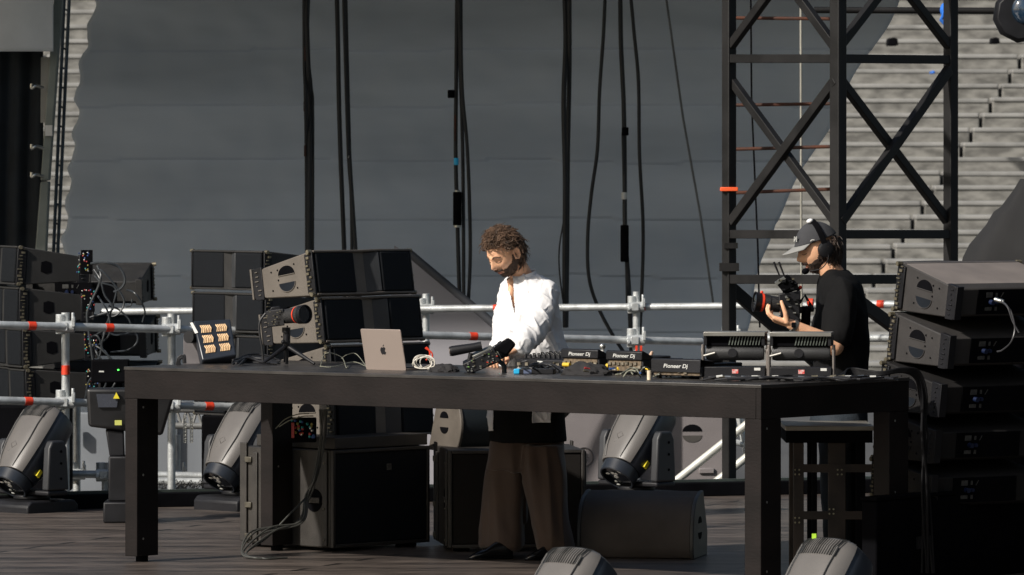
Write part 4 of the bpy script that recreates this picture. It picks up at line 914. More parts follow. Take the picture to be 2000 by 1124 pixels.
for i in range(9):
    x, y = rr.uniform(172, 196), rr.uniform(520, 700)
    P_.append([W(x, y, 36.15), W(x+rr.uniform(5, 25), y+rr.uniform(-10, 20), 36.1), W(x+rr.uniform(15, 60), y+rr.uniform(20, 50), 36.1), W(x+rr.uniform(0, 40), y+rr.uniform(50, 90), 36.1), W(x+rr.uniform(-10, 20), y+rr.uniform(70, 120), 36.15)])
cable('tangle of black leads hanging behind the left edge speaker stack', P_, .006, MATS['lead_sheen'])
cable('black lead arching from the right edge speakers', [[W(1955, 588, 28.7), W(1973, 606, 28.6), W(1982, 640, 28.6), W(1975, 668, 28.6), W(1958, 684, 28.7), W(1948, 687, 28.75)], [W(1955, 588, 28.7), W(1968, 600, 28.6), W(1978, 628, 28.6), W(1990, 650, 28.6)]], .0045, mat('lead_grey', (.05, .05, .055), .4))
mb = MB(); mb.cyl(W(1943, 585, 28.72), W(1960, 590, 28.7), .011, 12); tag(mb.build('cable_plug', STL), 'silver plug on the back of the topmost right edge speaker box', 'plug')

# small connectors and clutter along the front of the table
for l, x0, x1, y0, y1, sd, cnt in (('assorted small connectors and adapters lying in front of the mixer', 1005, 1095, 716, 730, 41, 22), ('assorted small connectors lying behind the lettered players', 1110, 1270, 722, 736, 42, 30)):
    q = random.Random(sd); t = thing('connector_pile', l, 'connectors', TP((x0+x1)/2, (y0+y1)/2)); I = t.matrix_basis.inverted()
    for i in range(cnt):
        mb = MB(I); p = TC(q.uniform(x0, x1), q.uniform(y0, y1), .012+q.random()*.03); a = q.random()*3.14; v = V(math.cos(a), math.sin(a), q.uniform(-.3, .3))*.014
        mb.tube([p-v, p-v*.2, p, p+v], [.006, .006, .004, .0035], 7); mb.build('connector', q.choice([OFF, BRS, STL, RUB, RUB, BLK, MATS['tape_yellow'], MATS['plug_red'], MATS['plug_blue']]), t)
# ------------------------------------------------------------------ moving lights
def sring(x, a, b, n=36, e=2.6, lo=0, hi=2*math.pi, off=0):
    o = []
    for k in range(n if hi-lo > 6.2 else n+1):
        t = lo+(hi-lo)*k/n; c, s = math.cos(t), math.sin(t)
        o.append(Vector((x, (a+off)*math.copysign(abs(c)**(2/e), c), (b+off)*math.copysign(abs(s)**(2/e), s))))
    return o
HP = [(-.275, .07, .05), (-.268, .11, .085), (-.245, .145, .115), (-.2, .16, .13), (-.1, .165, .135), (.02, .158, .13), (.12, .142, .12), (.18, .125, .108), (.2, .118, .104)]
def make_mover(M, label, tilt=51, group='moving lights around the stage', seed=0):
    t = thing('moving_light', label, 'stage light', M, group)
    mb = MB(); mb.prism([(-.2, 0), (-.2, .08), (-.17, .11), (.17, .11), (.2, .08), (.2, 0)], -.19, .19, 'y'); mb.build('base', BLK, t, bevel=.01)
    mb = MB(); mb.cyl((0, 0, .11), (0, 0, .14), .11, 24); mb.box(-.08, .08, -.235, .235, .14, .17); mb.build('yoke_bridge', BLK, t, bevel=.01)
    for s in (-1, 1):
        mb = MB(); y = s*.21; mb.prism([(-.085, .171), (-.07, .42), (-.045, .465), (.045, .465), (.07, .42), (.085, .171)], y-.028, y+.028, 'y'); ya = mb.build('yoke_arm', mat('yoke_grey', (.022, .023, .026), .5, var=.15), t, bevel=.012, seg=3)
        mb = MB()
        for z in (.24, .33, .4): mb.cyl((-.02, y+s*.027, z), (-.02, y+s*.031, z), .008, 8)
        mb.build('screw', BLKM, ya)
    HM = Matrix.Translation((0, 0, .40)) @ Matrix.Rotation(R(tilt), 4, 'Y')
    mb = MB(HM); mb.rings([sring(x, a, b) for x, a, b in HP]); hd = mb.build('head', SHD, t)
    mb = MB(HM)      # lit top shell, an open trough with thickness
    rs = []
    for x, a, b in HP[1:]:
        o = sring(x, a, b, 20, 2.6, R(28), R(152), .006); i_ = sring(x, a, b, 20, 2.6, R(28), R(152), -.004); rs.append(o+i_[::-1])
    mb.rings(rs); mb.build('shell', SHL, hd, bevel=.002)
    mb = MB(HM)
    for sx in (-.095, .095): mb.tube([(-.2, sx, .131), (-.1, sx*1.0, .135), (.02, sx*.98, .130), (.12, sx*.8, .122), (.19, sx*.6, .108)], .0035, 6)
    mb.build('shell_seam', mat('seam_grey', (.10, .095, .09), .5), hd)
    mb = MB(HM)
    for i in range(17):
        y = -.1+i*.0125; mb.tube([(-.258, y, .106-abs(y)*.12), (-.24, y, .126-abs(y)*.13), (-.2, y, .139-abs(y)*.09), (-.155, y, .142-abs(y)*.08)], .0025, 5)
    mb.build('vent_slat', mat('vent_dark', (.03, .03, .028), .5), hd)
    mb = MB(HM); mb.tube([(.2, 0, 0), (.205, 0, 0), (.27, 0, 0), (.275, 0, 0), (.272, 0, 0)], [.1, .112, .108, .103, .095], 32, cap=False); mb.build('nose_ring', SHD, hd)
    mb = MB(HM); mb.tube([(.2, 0, 0), (.23, 0, 0)], [.06, .098], 28, cap=False); mb.build('reflector', MIR, hd)
    mb = MB(HM); mb.ball((.245, 0, 0), (.015, .094, .094), 24, 12); ln_ = mb.build('lens', LNS, hd)
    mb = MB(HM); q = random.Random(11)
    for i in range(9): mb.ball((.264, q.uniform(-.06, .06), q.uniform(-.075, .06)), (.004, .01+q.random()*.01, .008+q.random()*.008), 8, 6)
    mb.build('lens_glint', mat('painted_sparkle', (.8, .82, .7), .2, .0, var=.5, scale=80), ln_)  # pale dabs painted on the glass as its bright reflections
    mb = MB(HM); mb.box(.12, .165, .1295+.0, .145, -.045, -.02, Matrix.Translation((0, 0, 0))); mb.build('yellow_label', YEL, hd, bevel=.001)
    mb = MB(HM); pts = [(.05, -.03), (.03, -.005), (.055, .022), (.078, -.004)]; mb.tube([(x, y, .1345-.055*max(0, x-.0)) for x, y in pts], .0025, 6, closed=True, cap=False); mb.tube([(.078, -.004, .128), (.1, -.03, .127)], .0025, 6); mb.build('emblem', mat('emblem_brown', (.06, .055, .05), .5), hd)
    return t
YA = Matrix.Rotation(math.atan2(-.72, -.69), 4, 'Z')
def mv(px, py, d): return Matrix.Translation(W(px, py, d)-V(0, 0, .40)) @ YA
mvr = make_mover(mv(1243, 862, 34.2), 'moving light tilted down behind the wedge monitor')
dup(mvr, 'moving light at the left edge in front of the blue grey panel', mv(62, 880, 34.6))
dup(mvr, 'moving light tilted down between the chain and the subwoofer', mv(468, 872, 34.8))
dup(mvr, 'moving light poking up at the bottom beside the black shoes', mv(1094, 1198, 23.9))
dup(mvr, 'moving light poking up at the bottom right, its green tag showing', mv(1594, 1180, 23.9))
mb = MB(); mb.box(-4, 4, 23.3, 24.45, -1.5, W(1112, 1198, 23.9).z-.4-.001); o = mb.build('front_apron', BLKM, smooth=False); o['kind'] = 'structure'
mb = MB(); mb.cbox(W(1590, 1050, 24.0), (.018, .008, .03)); tag(mb.build('green_tag', GRN), 'small bright green tag on top of the bottom right moving light', 'tag')
mb = MB(); mb.tube(spline([W(840, 800, 32.8), W(848, 830, 32.8), W(858, 860, 32.8), W(852, 888, 32.8)], 5), .03, 12)
# bulky black fixture behind the left leg
bf = thing('moving_light', 'bulky black stage light with yellow stickers behind the left table leg', 'stage light', W(255, 985, 33.6)); d_ = 33.6; I = bf.matrix_basis.inverted()
mb = MB(I); hexa(mb, [G(168, 759, -.1), G(345, 759, -.1), G(318, 852, -.08), G(172, 834, -.08)], [G(172, 757, .16), G(340, 757, .16), G(312, 846, .14), G(178, 830, .14)]); hb = mb.build('head', mat('fixture_black', (.012, .012, .013), .35, var=.2), bf, bevel=.02, seg=3)
mb = MB(I); hexa(mb, [G(188, 770, -.112), G(232, 770, -.112), G(228, 796, -.108), G(192, 796, -.108)], [G(188, 770, -.09), G(232, 770, -.09), G(228, 796, -.09), G(192, 796, -.09)]); mb.build('display', mat('display_grey', (.05, .055, .07), .25), hb)
mb = MB(I); mb.prism([(0, 0), (.036, 0), (.018, .036)], 0, .006, 'y', Matrix.Translation(G(221, 779, -.125))); mb.build('warning_triangle', YEL, hb)
mb = MB(I); c = G(231, 826, -.11); mb.cbox(c, (.04, .01, .028)); mb.build('yellow_sticker', mat('pale_yellow', (.6, .62, .15), .5), hb)
mb = MB(I); hexa(mb, [G(206, 840, -.05), G(242, 842, -.05), G(244, 892, -.05), G(214, 892, -.05)], [G(206, 836, .05), G(242, 838, .05), G(244, 892, .05), G(214, 892, .05)]); mb.build('yoke_arm', BLK, bf, bevel=.01)
mb = MB(I); mb.box(G(205, 900).x, G(300, 900).x, 33.45, 33.8, 0.0, .12); mb.box(G(214, 900).x, G(290, 900).x, 33.5, 33.7, .121, G(0, 890).z); mb.build('base', BLK, bf, bevel=.01)
ds = thing('display_unit', 'small black control unit with green light above the bulky stage light', 'control unit', W(215, 740, 35.4)); I = ds.matrix_basis.inverted(); d_ = 35.4
mb = MB(I); mb.cbox(G(216, 725), (.23, .12, .14)); mb.build('body', BLKM, ds, bevel=.01)
gm = mat('green_led', (.05, .8, .1), .4); gm.node_tree.nodes['Principled BSDF'].inputs['Emission Color'].default_value = (.1, 1, .1, 1); gm.node_tree.nodes['Principled BSDF'].inputs['Emission Strength'].default_value = 2
mb = MB(I); mb.cbox(G(231, 723, -.065), (.01, .01, .008)); mb.build('green_led', gm, ds)
mb = MB(I); mb.cbox(G(198, 726, -.063), (.03, .004, .008)); mb.build('label', OFF, ds)
# ------------------------------------------------------------------ people
SKIN = mat('skin', (.82, .46, .28), .5, var=.07, scale=30, bump=.06, bscale=300)
SKIN.node_tree.nodes['Principled BSDF'].inputs['Subsurface Weight'].default_value = .08
SKIN.node_tree.nodes['Principled BSDF'].inputs['Subsurface Radius'].default_value = (.01, .004, .002)
HAIR = mat('brown_hair', (.10, .060, .038), .6, var=.55, scale=25, spec=.3)
HAIR2 = mat('dark_brown_hair', (.045, .03, .022), .55, var=.4, scale=25)
BRD = mat('beard_hair', (.06, .032, .019), .7, var=.5, scale=80, bump=.5, bscale=400)
LIP = mat('lip_skin', (.48, .2, .15), .5, var=.05)
SHIRT = mat('white_shirt', (.80, .79, .79), .8, var=.02, scale=3, bump=.15, bscale=500)
BSH = mat('black_cotton', (.0055, .0055, .006), .9, spec=.2, var=.2, scale=8, bump=.2, bscale=400)
TRO = mat('brown_trousers', (.058, .034, .023), .75, var=.12, scale=6, bump=.15, bscale=400, sheen=.2)
SHOE = mat('black_leather', (.008, .008, .009), .18, var=.2, spec=.7)
def gs(x, s): return math.exp(-(x/s)**2)
def headpt(dx, dy, dz):
    a = .098 if dx > 0 else .102
    x, y, z = a*dx, .077*dy, .118*dz
    if dz < 0:
        y *= 1-.26*dz*dz
        if dx < 0: x *= 1-.5*abs(dz)
        else: x *= 1+.02*abs(dz)
    if dx > 0:
        k = min(1, dx*3)
        x += k*(.026*gs(z+.022, .017)*gs(y, .013)+.014*gs(z-.002, .022)*gs(y, .009)+.006*gs(z-.03, .010)*gs(y, .042)
                -.013*gs(z-.010, .012)*(gs(y-.031, .016)+gs(y+.031, .016))+.007*gs(z-.008, .009)*(gs(y-.031, .011)+gs(y+.031, .011))
                +.007*gs(z+.054, .006)*gs(y, .02)+.007*gs(z+.068, .006)*gs(y, .017)-.003*gs(z+.061, .003)*gs(y, .02)+.012*gs(z+.098, .018)*gs(y, .024)+.004*gs(z+.02, .02)*(gs(y-.045, .016)+gs(y+.045, .016)))
    return Vector((x, y, z))
def head_grid(nu=120, nv=100):
    vs = []; fs = []
    for j in range(nv+1):
        th = math.pi*j/nv
        for i in range(nu):
            ph = 2*math.pi*i/nu; vs.append(headpt(math.sin(th)*math.cos(ph), math.sin(th)*math.sin(ph), math.cos(th)))
    for j in range(nv):
        for i in range(nu): fs.append((j*nu+i, (j+1)*nu+i, (j+1)*nu+(i+1) % nu, j*nu+(i+1) % nu))
    return vs, fs
def limb(mb, pts, rs, n=20, flat=None):
    mb.tube(spline(pts, 6), [r for a, b in zip(rs, rs[1:]) for r in [a+(b-a)*k/6 for k in range(6)]]+[rs[-1]], n)
    mb.ball(pts[0], rs[0], 16, 10); mb.ball(pts[-1], rs[-1], 16, 10)
def loft(mb, rs, n=40, e=2.2, yaw=0):       # rings: (centre, half width, half depth)
    out = []; cy, sy = math.cos(yaw), math.sin(yaw)
    for c, a, b in rs:
        r = []
        for k in range(n):
            t = 2*math.pi*k/n; x = a*math.copysign(abs(math.cos(t))**(2/e), math.cos(t)); y = b*math.copysign(abs(math.sin(t))**(2/e), math.sin(t))
            r.append(Vector(c)+Vector((x*cy-y*sy, x*sy+y*cy, 0)))
        out.append(r)
    mb.rings(out)
def smooth_rings(rs, k=5):
    cs_ = spline([Vector(r[0]) for r in rs], k); ab = spline([Vector((r[1], r[2], 0)) for r in rs], k)
    return [(c, a.x, a.y) for c, a in zip(cs_, ab)]
def hand(mb, wrist, d, n, curl=(35, 40, 30), thumb=1, spread=6, thumb_up=.3, s=1.0):
    d = Vector(d).normalized(); n = (Vector(n)-d*Vector(n).dot(d)).normalized(); t = d.cross(n)*thumb
    wr = Vector(wrist)
    kn = [(.033, .088, .074), (.011, .093, .083), (-.011, .089, .077), (-.031, .080, .060)]
    for off_, l, fl in kn:
        k = wr+d*l*s+t*off_*s
        mb.tube([wr+t*off_*.45*s, wr+d*l*.5*s+t*off_*.8*s, k], [.016*s, .0145*s, .0115*s], 10)
        mb.ball(k, .0115*s, 10, 8); p = k; a = 0; r = .0098*s
        q = (d+t*math.tan(R(spread*off_/.033))).normalized()
        for i, (f, c) in enumerate(zip((.45, .3, .25), curl)):
            a += R(c); v = q*math.cos(a)+n*math.sin(a); e = p+v*fl*f*s
            mb.tube([p, e], [r, r*.92], 10); mb.ball(e, r*.92, 10, 8); p = e; r *= .92
    b = wr+d*.022*s+t*.028*s; m_ = b+(d*.55+t*.6+n*thumb_up).normalized()*.045*s; e = m_+(d*.85+t*.35+n*thumb_up).normalized()*.034*s; e2 = e+(d*.95+t*.1+n*(thumb_up+.2)).normalized()*.028*s
    mb.tube([wr+t*.012*s, b, m_, e, e2], [.016*s, .016*s, .0125*s, .011*s, .009*s], 10); mb.ball(e2, .009*s, 10, 8)
def head_parts(person, HM, skin_mb):
    vs, fs = head_grid(); skin_mb.add(vs, fs, HM)
    for s in (-1, 1):
        E = HM @ Matrix.Translation((-.008, s*.079, -.004)) @ Matrix.Rotation(R(s*-18), 4, 'Z') @ Matrix.Rotation(R(-12), 4, 'Y')
        skin_mb.tube([(.017*math.cos(a), s*.006, .03*math.sin(a)) for a in [k*math.pi/8 for k in range(16)]], .0055, 8, M=E, closed=True, cap=False)
        skin_mb.ball((0, -s*.002, 0), (.014, .006, .027), 14, 10, M=E)
def face_bits(person, HM, I, brow_m, mouth_m=LIP, lids=True):
    for s in (-1, 1):
        mb = MB(I @ HM); pts = []
        for k in range(7):
            y = s*(.012+.038*k/6); z = .030+.007*math.sin(math.pi*min(k/5, 1))-.004*(k/6)
            dd = Vector((math.sqrt(max(0, 1-(y/.077)**2-(z/.118)**2)), y/.077, z/.118)); pts.append(headpt(*dd)+Vector((.0025, 0, 0)))
        mb.tube(pts, [.003, .0042, .0045, .0045, .004, .003, .0018], 6); mb.build('eyebrow', brow_m, person)
        mb = MB(I @ HM); pts = []
        for k in range(7):
            y = s*(.018+.028*k/6); z = .004-.005*math.sin(math.pi*k/6)
            dd = Vector((math.sqrt(max(0, 1-(y/.077)**2-(z/.118)**2)), y/.077, z/.118)); pts.append(headpt(*dd)+Vector((.0015, 0, 0)))
        mb.tube(pts, .0018, 6); mb.build('eyelashes', brow_m, person)
    mb = MB(I @ HM)
    for z, h in ((-.0555, .0035), (-.0665, .004)):
        pts = []
        for k in range(9):
            y = -.021+.042*k/8; zz = z+(.003 if z > -.06 else -.002)*(abs(k-4) < 3)
            dd = Vector((math.sqrt(max(0, 1-(y/.077)**2-(zz/.118)**2)), y/.077, zz/.118)); pts.append(headpt(*dd)+Vector((.0008, 0, 0)))
        mb.tube(pts, [.001, .0025, h, h, h, h, h, .0025, .001], 8)
    mb.build('lips', mouth_m, person)
def beard(person, HM, I, m, full=True):
    vs, fs = head_grid(150, 130); keep = []
    def inside(p):
        if p.x < -.012: return False
        y, z = abs(p.y), p.z
        if y < .024 and -.073 < z < -.051: return False
        if z < -.072: return p.x > .0
        if -.051 <= z < -.038 and y < .032: return True
        nz = .005*noise.noise(p*90); lim = .006 if p.x < .022 else (-.028-(p.x-.022)*.42 if p.x > .034 else .006-(p.x-.022)*2.8)
        return z < lim+nz
    fk = [f for f in fs if all(inside(vs[i]) for i in f)]
    used = sorted({i for f in fk for i in f}); mp = {u: k for k, u in enumerate(used)}
    vv = []
    for u in used:
        p = vs[u]; n = p.normalized(); k = noise.noise(p*160)*.5+.5; e = .0015+.005*k; vv.append(p+n*e)
    mb = MB(I @ HM); mb.add(vv, [tuple(mp[i] for i in f) for f in fk]); o = mb.build('beard', m, person)
    so_ = o.modifiers.new('s', 'SOLIDIFY'); so_.thickness = .006; so_.offset = -1
    rr = random.Random(4); mb = MB(I @ HM)
    for i in range(700):
        p = vs[rr.choice(used)]; n = (p.normalized()+Vector((rr.uniform(-.4, .4), rr.uniform(-.4, .4), -.6))).normalized(); mb.tube([p+n*.002, p+n*(.009+.004*rr.random())], [.0012, .0005], 3, cap=False)
    mb.build('beard_strands', m, o)
def curls(person, HM, I, region, n, m, ln=(.035, .06), seed=1, cap=.012, grav=.5, name='hair', rad=.0036, cr=.009):
    vs, fs = head_grid(90, 70); rr = random.Random(seed)
    fk = [f for f in fs if all(region(vs[i]) for i in f)]; used = sorted({i for f in fk for i in f}); mp = {u: k for k, u in enumerate(used)}
    mb = MB(I @ HM); mb.add([vs[u]+vs[u].normalized()*(cap*(1+.7*noise.noise(vs[u]*45))) for u in used], [tuple(mp[i] for i in f) for f in fk]); o = mb.build(name, m, person)
    so_ = o.modifiers.new('s', 'SOLIDIFY'); so_.thickness = cap*1.3; so_.offset = -1
    g = HM.to_3x3().inverted() @ Vector((0, 0, -1)); mb = MB(I @ HM)
    for i in range(n):
        p = vs[rr.choice(used)]; nn = p.normalized(); side = nn.cross(Vector((rr.gauss(0, 1), rr.gauss(0, 1), rr.gauss(0, 1)))).normalized(); L = rr.uniform(*ln)
        up = nn.cross(side); ph = rr.random()*6.3; pts = []; rs = []
        cl_ = noise.noise(p*22)*.6
        for k in range(8):
            t = k/7; q = p+nn*(L*(t**.6)*(.75+cl_*.4)) + side*(L*.55*t+cr*math.cos(ph+5.5*t))+up*(cr*math.sin(ph+5.5*t))+g*(grav*L*t*t)
            pts.append(q); rs.append(rad*(1.15-.85*t))
        mb.tube(pts, rs, 5)
    mb.build('curls', m, o)

# ---- man in white
D = 30.5
def J(px, py, dy=0): return W(px, py, D+dy)
dj = thing('person', 'curly haired bearded man in white shirt and wide brown trousers bending over the mixer', 'person', Vector((J(1015, 0).x, D, 0))); I = dj.matrix_basis.inverted()
HMd = Matrix.Translation(J(985, 494, -.10)) @ frame((-.58, -.58, -.57))
mb = MB(I); head_parts(dj, HMd, mb)
limb(mb, [J(1026, 566, .02), J(1018, 538, .0), J(1003, 512, -.03)], [.066, .058, .056])
loft(mb, smooth_rings([(J(1022, 552, .0), .07, .06), (J(1033, 572, 0), .112, .100), (J(1036, 600, 0), .120, .115), (J(1034, 660, 0), .13, .105), (J(1036, 730, 0), .125, .095), (J(1033, 800, 0), .14, .095), (J(1031, 850, 0), .14, .095)]), yaw=R(-12))
LS, LE, LWr = J(1066, 574, -.12), J(1048, 634, -.26), J(1008, 682, -.42)
RS, RE, RW = J(1003, 572, .12), J(990, 640, .02), J(985, 690, -.26)
limb(mb, [LS, LE, LWr], [.045, .040, .028]); limb(mb, [RS, RE, RW], [.04, .038, .028])
mb.ball(J(998, 574, -.042), (.032, .05, .05)); mb.ball(J(1000, 556, -.025), (.03, .05, .035)); mb.ball(J(1001, 598, -.06), (.03, .05, .05))
hand(mb, LWr, (-.75, -.35, -.25), (0, .1, -1), (30, 35, 25), thumb=-1); hand(mb, RW, (-.5, -.6, -.2), (0, .1, -1), (30, 35, 25), thumb=1)
for hx, kx, fxx, dy in ((1000, 992, 985, .03), (1058, 1070, 1085, -.05)):
    limb(mb, [J(hx, 845, dy), J(kx, 965, dy), J(fxx, 1078, dy)], [.068, .055, .042])
bm_ = remesh(mb, 'body', .0042, 1); put(bm_, 'body', SKIN, dj)
face_bits(dj, HMd, I, HAIR); beard(dj, HMd, I, BRD)
def hreg(p):
    if p.x > .03: return p.z > .080-.0*abs(p.y)
    if p.x > -.002: return p.z > .030
    if p.x > -.03 and abs(p.y) > .05: return p.z > .03
    return p.z > -.085
curls(dj, HMd, I, hreg, 330, HAIR, (.03, .05), 3, .022, .12, rad=.0052, cr=.014)
curls(dj, HMd, I, hreg, 1300, HAIR, (.03, .060), 9, .020, .22, rad=.0022, cr=.012)
# shirt
mb = MB(I)
T_ = [(1024, 538, 26, .055), (1032, 549, 44, .09), (1036, 568, 53, .12), (1034, 604, 57, .14), (1036, 650, 61, .145), (1040, 700, 70, .15), (1042, 750, 75, .155), (1035, 800, 78, .15), (1033, 850, 78, .145)]
loft(mb, smooth_rings([(J(x, y), w_*D/F, dd) for x, y, w_, dd in T_]), e=2.3)
limb(mb, [LS+V(0, 0, .0), LE, LE.lerp(LWr, .86)], [.066, .064, .052]); limb(mb, [RS, RE, RE.lerp(RW, .85)], [.072, .07, .055])
sm = remesh(mb, 'shirt', .0045, 3)
def fold(sc_, amp, st=(1, 1, 1), ridge=True):
    def f(co, n):
        q = Vector((co.x*sc_*st[0], co.y*sc_*st[1], co.z*sc_*st[2])); a = noise.noise(q)
        a = (1-abs(a)*2.4) if ridge else a
        return n*amp*a
    return f
def wr(co, n):
    # long slanted pulls running from the shoulder down to the hem plus small creases
    u = co.x*.82+co.z*.35; v = co.z*.82-co.x*.35
    a = max(-.45, 1-abs(noise.noise(Vector((u*11, co.y*6, v*2.3))))*2.6); b = 1-abs(noise.noise(Vector((u*20+3, co.y*12, v*9))))*2.6
    c_ = max(0, 1-abs(noise.noise(Vector((u*13+5, co.y*8, v*4+1))))*6)**2; d3 = max(0, 1-abs(noise.noise(Vector((u*22, co.y*9+3, v*14))))*6)**2
    low = min(1, max(.35, (1.55-co.z)/.5)); return n*(.018*a*low+.005*b+.005*c_+.004*d3)
displace(sm, wr)
def pxy(co):
    p = dj.matrix_basis @ co; return 1000+p.x*F/p.y, HY+(HC-p.z)*F/p.y, p.y
def shirtcut(c):
    x, y, d_y = pxy(c)
    if d_y < D-.02 and 540 < y < 612 and (989+(y-545)*.24) < x < (1002+(y-545)*.06): return True
    hem = 806+12*math.sin(x*.11)
    if d_y < D:
        hem = 826 if 1040 < x < 1076 else (842 if x < 963 else 798)
    return y > hem
cut(sm, shirtcut); so1 = put(sm, 'shirt', SHIRT, dj); q = so1.modifiers.new('s', 'SOLIDIFY'); q.thickness = .003; q.offset = -1
fw = Vector((-.89, -.45, 0)); ls = Vector((.45, -.89, 0))
for z0, z1 in ((0, 1),):
    vs = []; N_ = 28; c0_ = J(1019, 545, 0)
    for k in range(N_+1):
        a = R(-152+304*k/N_); f_ = abs(k/N_-.5)*2
        dirv = -fw*math.cos(a)+ls*math.sin(a)
        dz = -.052*f_**1.4; r0, r1 = .066, .086+.012*f_
        vs += [c0_+dirv*r0+V(0, 0, .044+dz), c0_+dirv*(r0+.006)+V(0, 0, .052+dz), c0_+dirv*r1+V(0, 0, -.005+dz*1.35-.02*(f_ > .9))]
    fs = []
    for k in range(N_):
        for j in range(2): fs.append((k*3+j, k*3+j+1, k*3+j+4, k*3+j+3))
    mb = MB(I); mb.add(vs, fs); cobj = mb.build('collar', SHIRT, so1); q = cobj.modifiers.new('s', 'SOLIDIFY'); q.thickness = .004
mb = MB(I)
for k in range(5): mb.ball(J(1004+k*1.2, 612+k*20, -.152), (.004, .002, .004), 8, 6)
# black layer standing in for the table's shadow on the trousers, then the trousers
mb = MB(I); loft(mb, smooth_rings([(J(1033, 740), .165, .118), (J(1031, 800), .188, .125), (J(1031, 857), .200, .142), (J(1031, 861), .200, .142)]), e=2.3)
um = remesh(mb, 'shadow_layer_mesh', .006, 2); displace(um, fold(7, .008, (1, 1, .25))); put(um, 'shadow_layer', BSH, dj)
mb = MB(I)
loft(mb, smooth_rings([(J(1030, 800), .155, .11), (J(1030, 850), .190, .122), (J(1029, 885), .196, .128), (J(1029, 915), .198, .12)]), e=2.4)
def pxr(rows, dy): return smooth_rings([(J((a+b)/2, y, dy), (b-a)/2*D/F, dd) for y, a, b, dd in rows])
loft(mb, pxr([(870, 955, 1040, .12), (930, 951, 1037, .12), (1000, 945, 1029, .125), (1056, 941, 1023, .13), (1066, 940, 1022, .13)], .04), e=2.2)
loft(mb, pxr([(870, 1015, 1103, .12), (930, 1024, 1104, .12), (1000, 1042, 1110, .12), (1056, 1054, 1119, .13), (1070, 1057, 1121, .13)], -.07), e=2.2)
tm = remesh(mb, 'trousers', .007, 3)
def tf(co, n):
    w_ = dj.matrix_basis @ co; k = min(1, max(0, (.7-co.z)/.35))
    sl_ = co.x-(.12*(.7-co.z) if co.x > .03 else -.04*(.7-co.z))
    a = noise.noise(Vector((sl_*8, co.y*4+2, co.z*1.1))); b = noise.noise(Vector((sl_*17+co.z*3, co.y*7, co.z*2.5))); c = 1-abs(noise.noise(Vector((sl_*5+co.z*4, co.y*3, co.z*2+5))))*3
    return n*min(1, max(0, (.63-co.z)/.14))*(.038*a*(.4+.6*k)+.010*b+.010*c*(1-k*.5)+.011*(1-abs(noise.noise(Vector((sl_*13+2, co.y*5, co.z*.8+3))))*3))
displace(tm, tf); to = put(tm, 'trousers', TRO, dj)
mb = MB(I)
for (x0, x1, y, dy) in ((916, 1002, 1098, -.06), (1026, 1092, 1096, -.14)):
    base = J(0, 0, dy); 
    rs = []
    for k in range(13):
        t = k/12; x = x0+(x1-x0)*t; h = [.018, .032, .042, .05, .055, .066, .08, .092, .098, .1, .1, .09, .06][k]; wd = [.02, .038, .046, .05, .05, .046, .042, .039, .037, .037, .037, .035, .02][k]
        c = W(x, 0, D+dy-.06*(1-t)); rs.append([Vector((c.x+.5*wd*math.sin(a)*.3, c.y+wd*math.cos(a), h*.5+h*.5*math.copysign(abs(math.sin(a))**.8, math.sin(a)))) for a in [2*math.pi*i/24 for i in range(24)]])
    m2 = MB(I); m2.rings(rs); sh = m2.build('shoe', SHOE, dj)
    m2 = MB(I); a_, b_ = W(x0, 0, D+dy-.06), W(x1, 0, D+dy); m2.rings([[Vector((a_.lerp(b_, t).x, a_.lerp(b_, t).y+w2*math.cos(q_), .007+.007*math.sin(q_))) for q_ in [2*math.pi*i/12 for i in range(12)]] for t, w2 in ((0, .02), (.08, .042), (.3, .053), (.6, .045), (.9, .042), (1, .03))]); m2.build('sole', SHOE, sh)

# ---- cameraman
D = 29.75
cmn = thing('person', 'cameraman in black t-shirt, grey cap and headset filming from behind the strobe lamps', 'person', Vector((J(1635, 0).x, D, 0))); I = cmn.matrix_basis.inverted()
HMc = Matrix.Translation(J(1598, 487, 0)) @ frame((-.93, -.22, -.32))
mb = MB(I); head_parts(cmn, HMc, mb)
limb(mb, [J(1640, 560, .0), J(1628, 538, .0), J(1610, 512, .0)], [.07, .06, .057])
loft(mb, smooth_rings([(J(1636, 548), .07, .08), (J(1640, 575), .10, .15), (J(1640, 640), .11, .15), (J(1640, 720), .10, .13), (J(1640, 800), .10, .12)]))
LS, LE, LWr = J(1648, 572, -.17), J(1630, 677, -.27), J(1545, 634, -.33)
RS, RE, RW = J(1640, 572, .17), J(1610, 665, .2), J(1555, 630, .03)
limb(mb, [LS, LE], [.052, .048]); limb(mb, [LE, LE.lerp(LWr, .35), LWr], [.047, .045, .027]); limb(mb, [RS, RE, RW], [.052, .04, .028])
hand(mb, LWr, (-.93, .12, .28), (.15, .25, 1), (25, 35, 28), thumb=-1, thumb_up=1.1, s=1.0)
hand(mb, RW, (-.3, -.2, .8), (-1, -.2, 0), (55, 60, 40), thumb=-1)
for dy in (-.1, .1): limb(mb, [J(1640, 800, dy), J(1638, 950, dy), J(1640, 1085, dy)], [.058, .055, .045])
put(remesh(mb, 'body', .0042, 1), 'body', SKIN, cmn)
face_bits(cmn, HMc, I, HAIR2); beard(cmn, HMc, I, mat('dark_beard', (.04, .022, .015), .7, var=.5, scale=80, bump=.5, bscale=400))
def creg(p): return p.x < -.02 and -.10 < p.z < .03
curls(cmn, HMc, I, creg, 620, HAIR2, (.024, .052), 5, .016, .5)
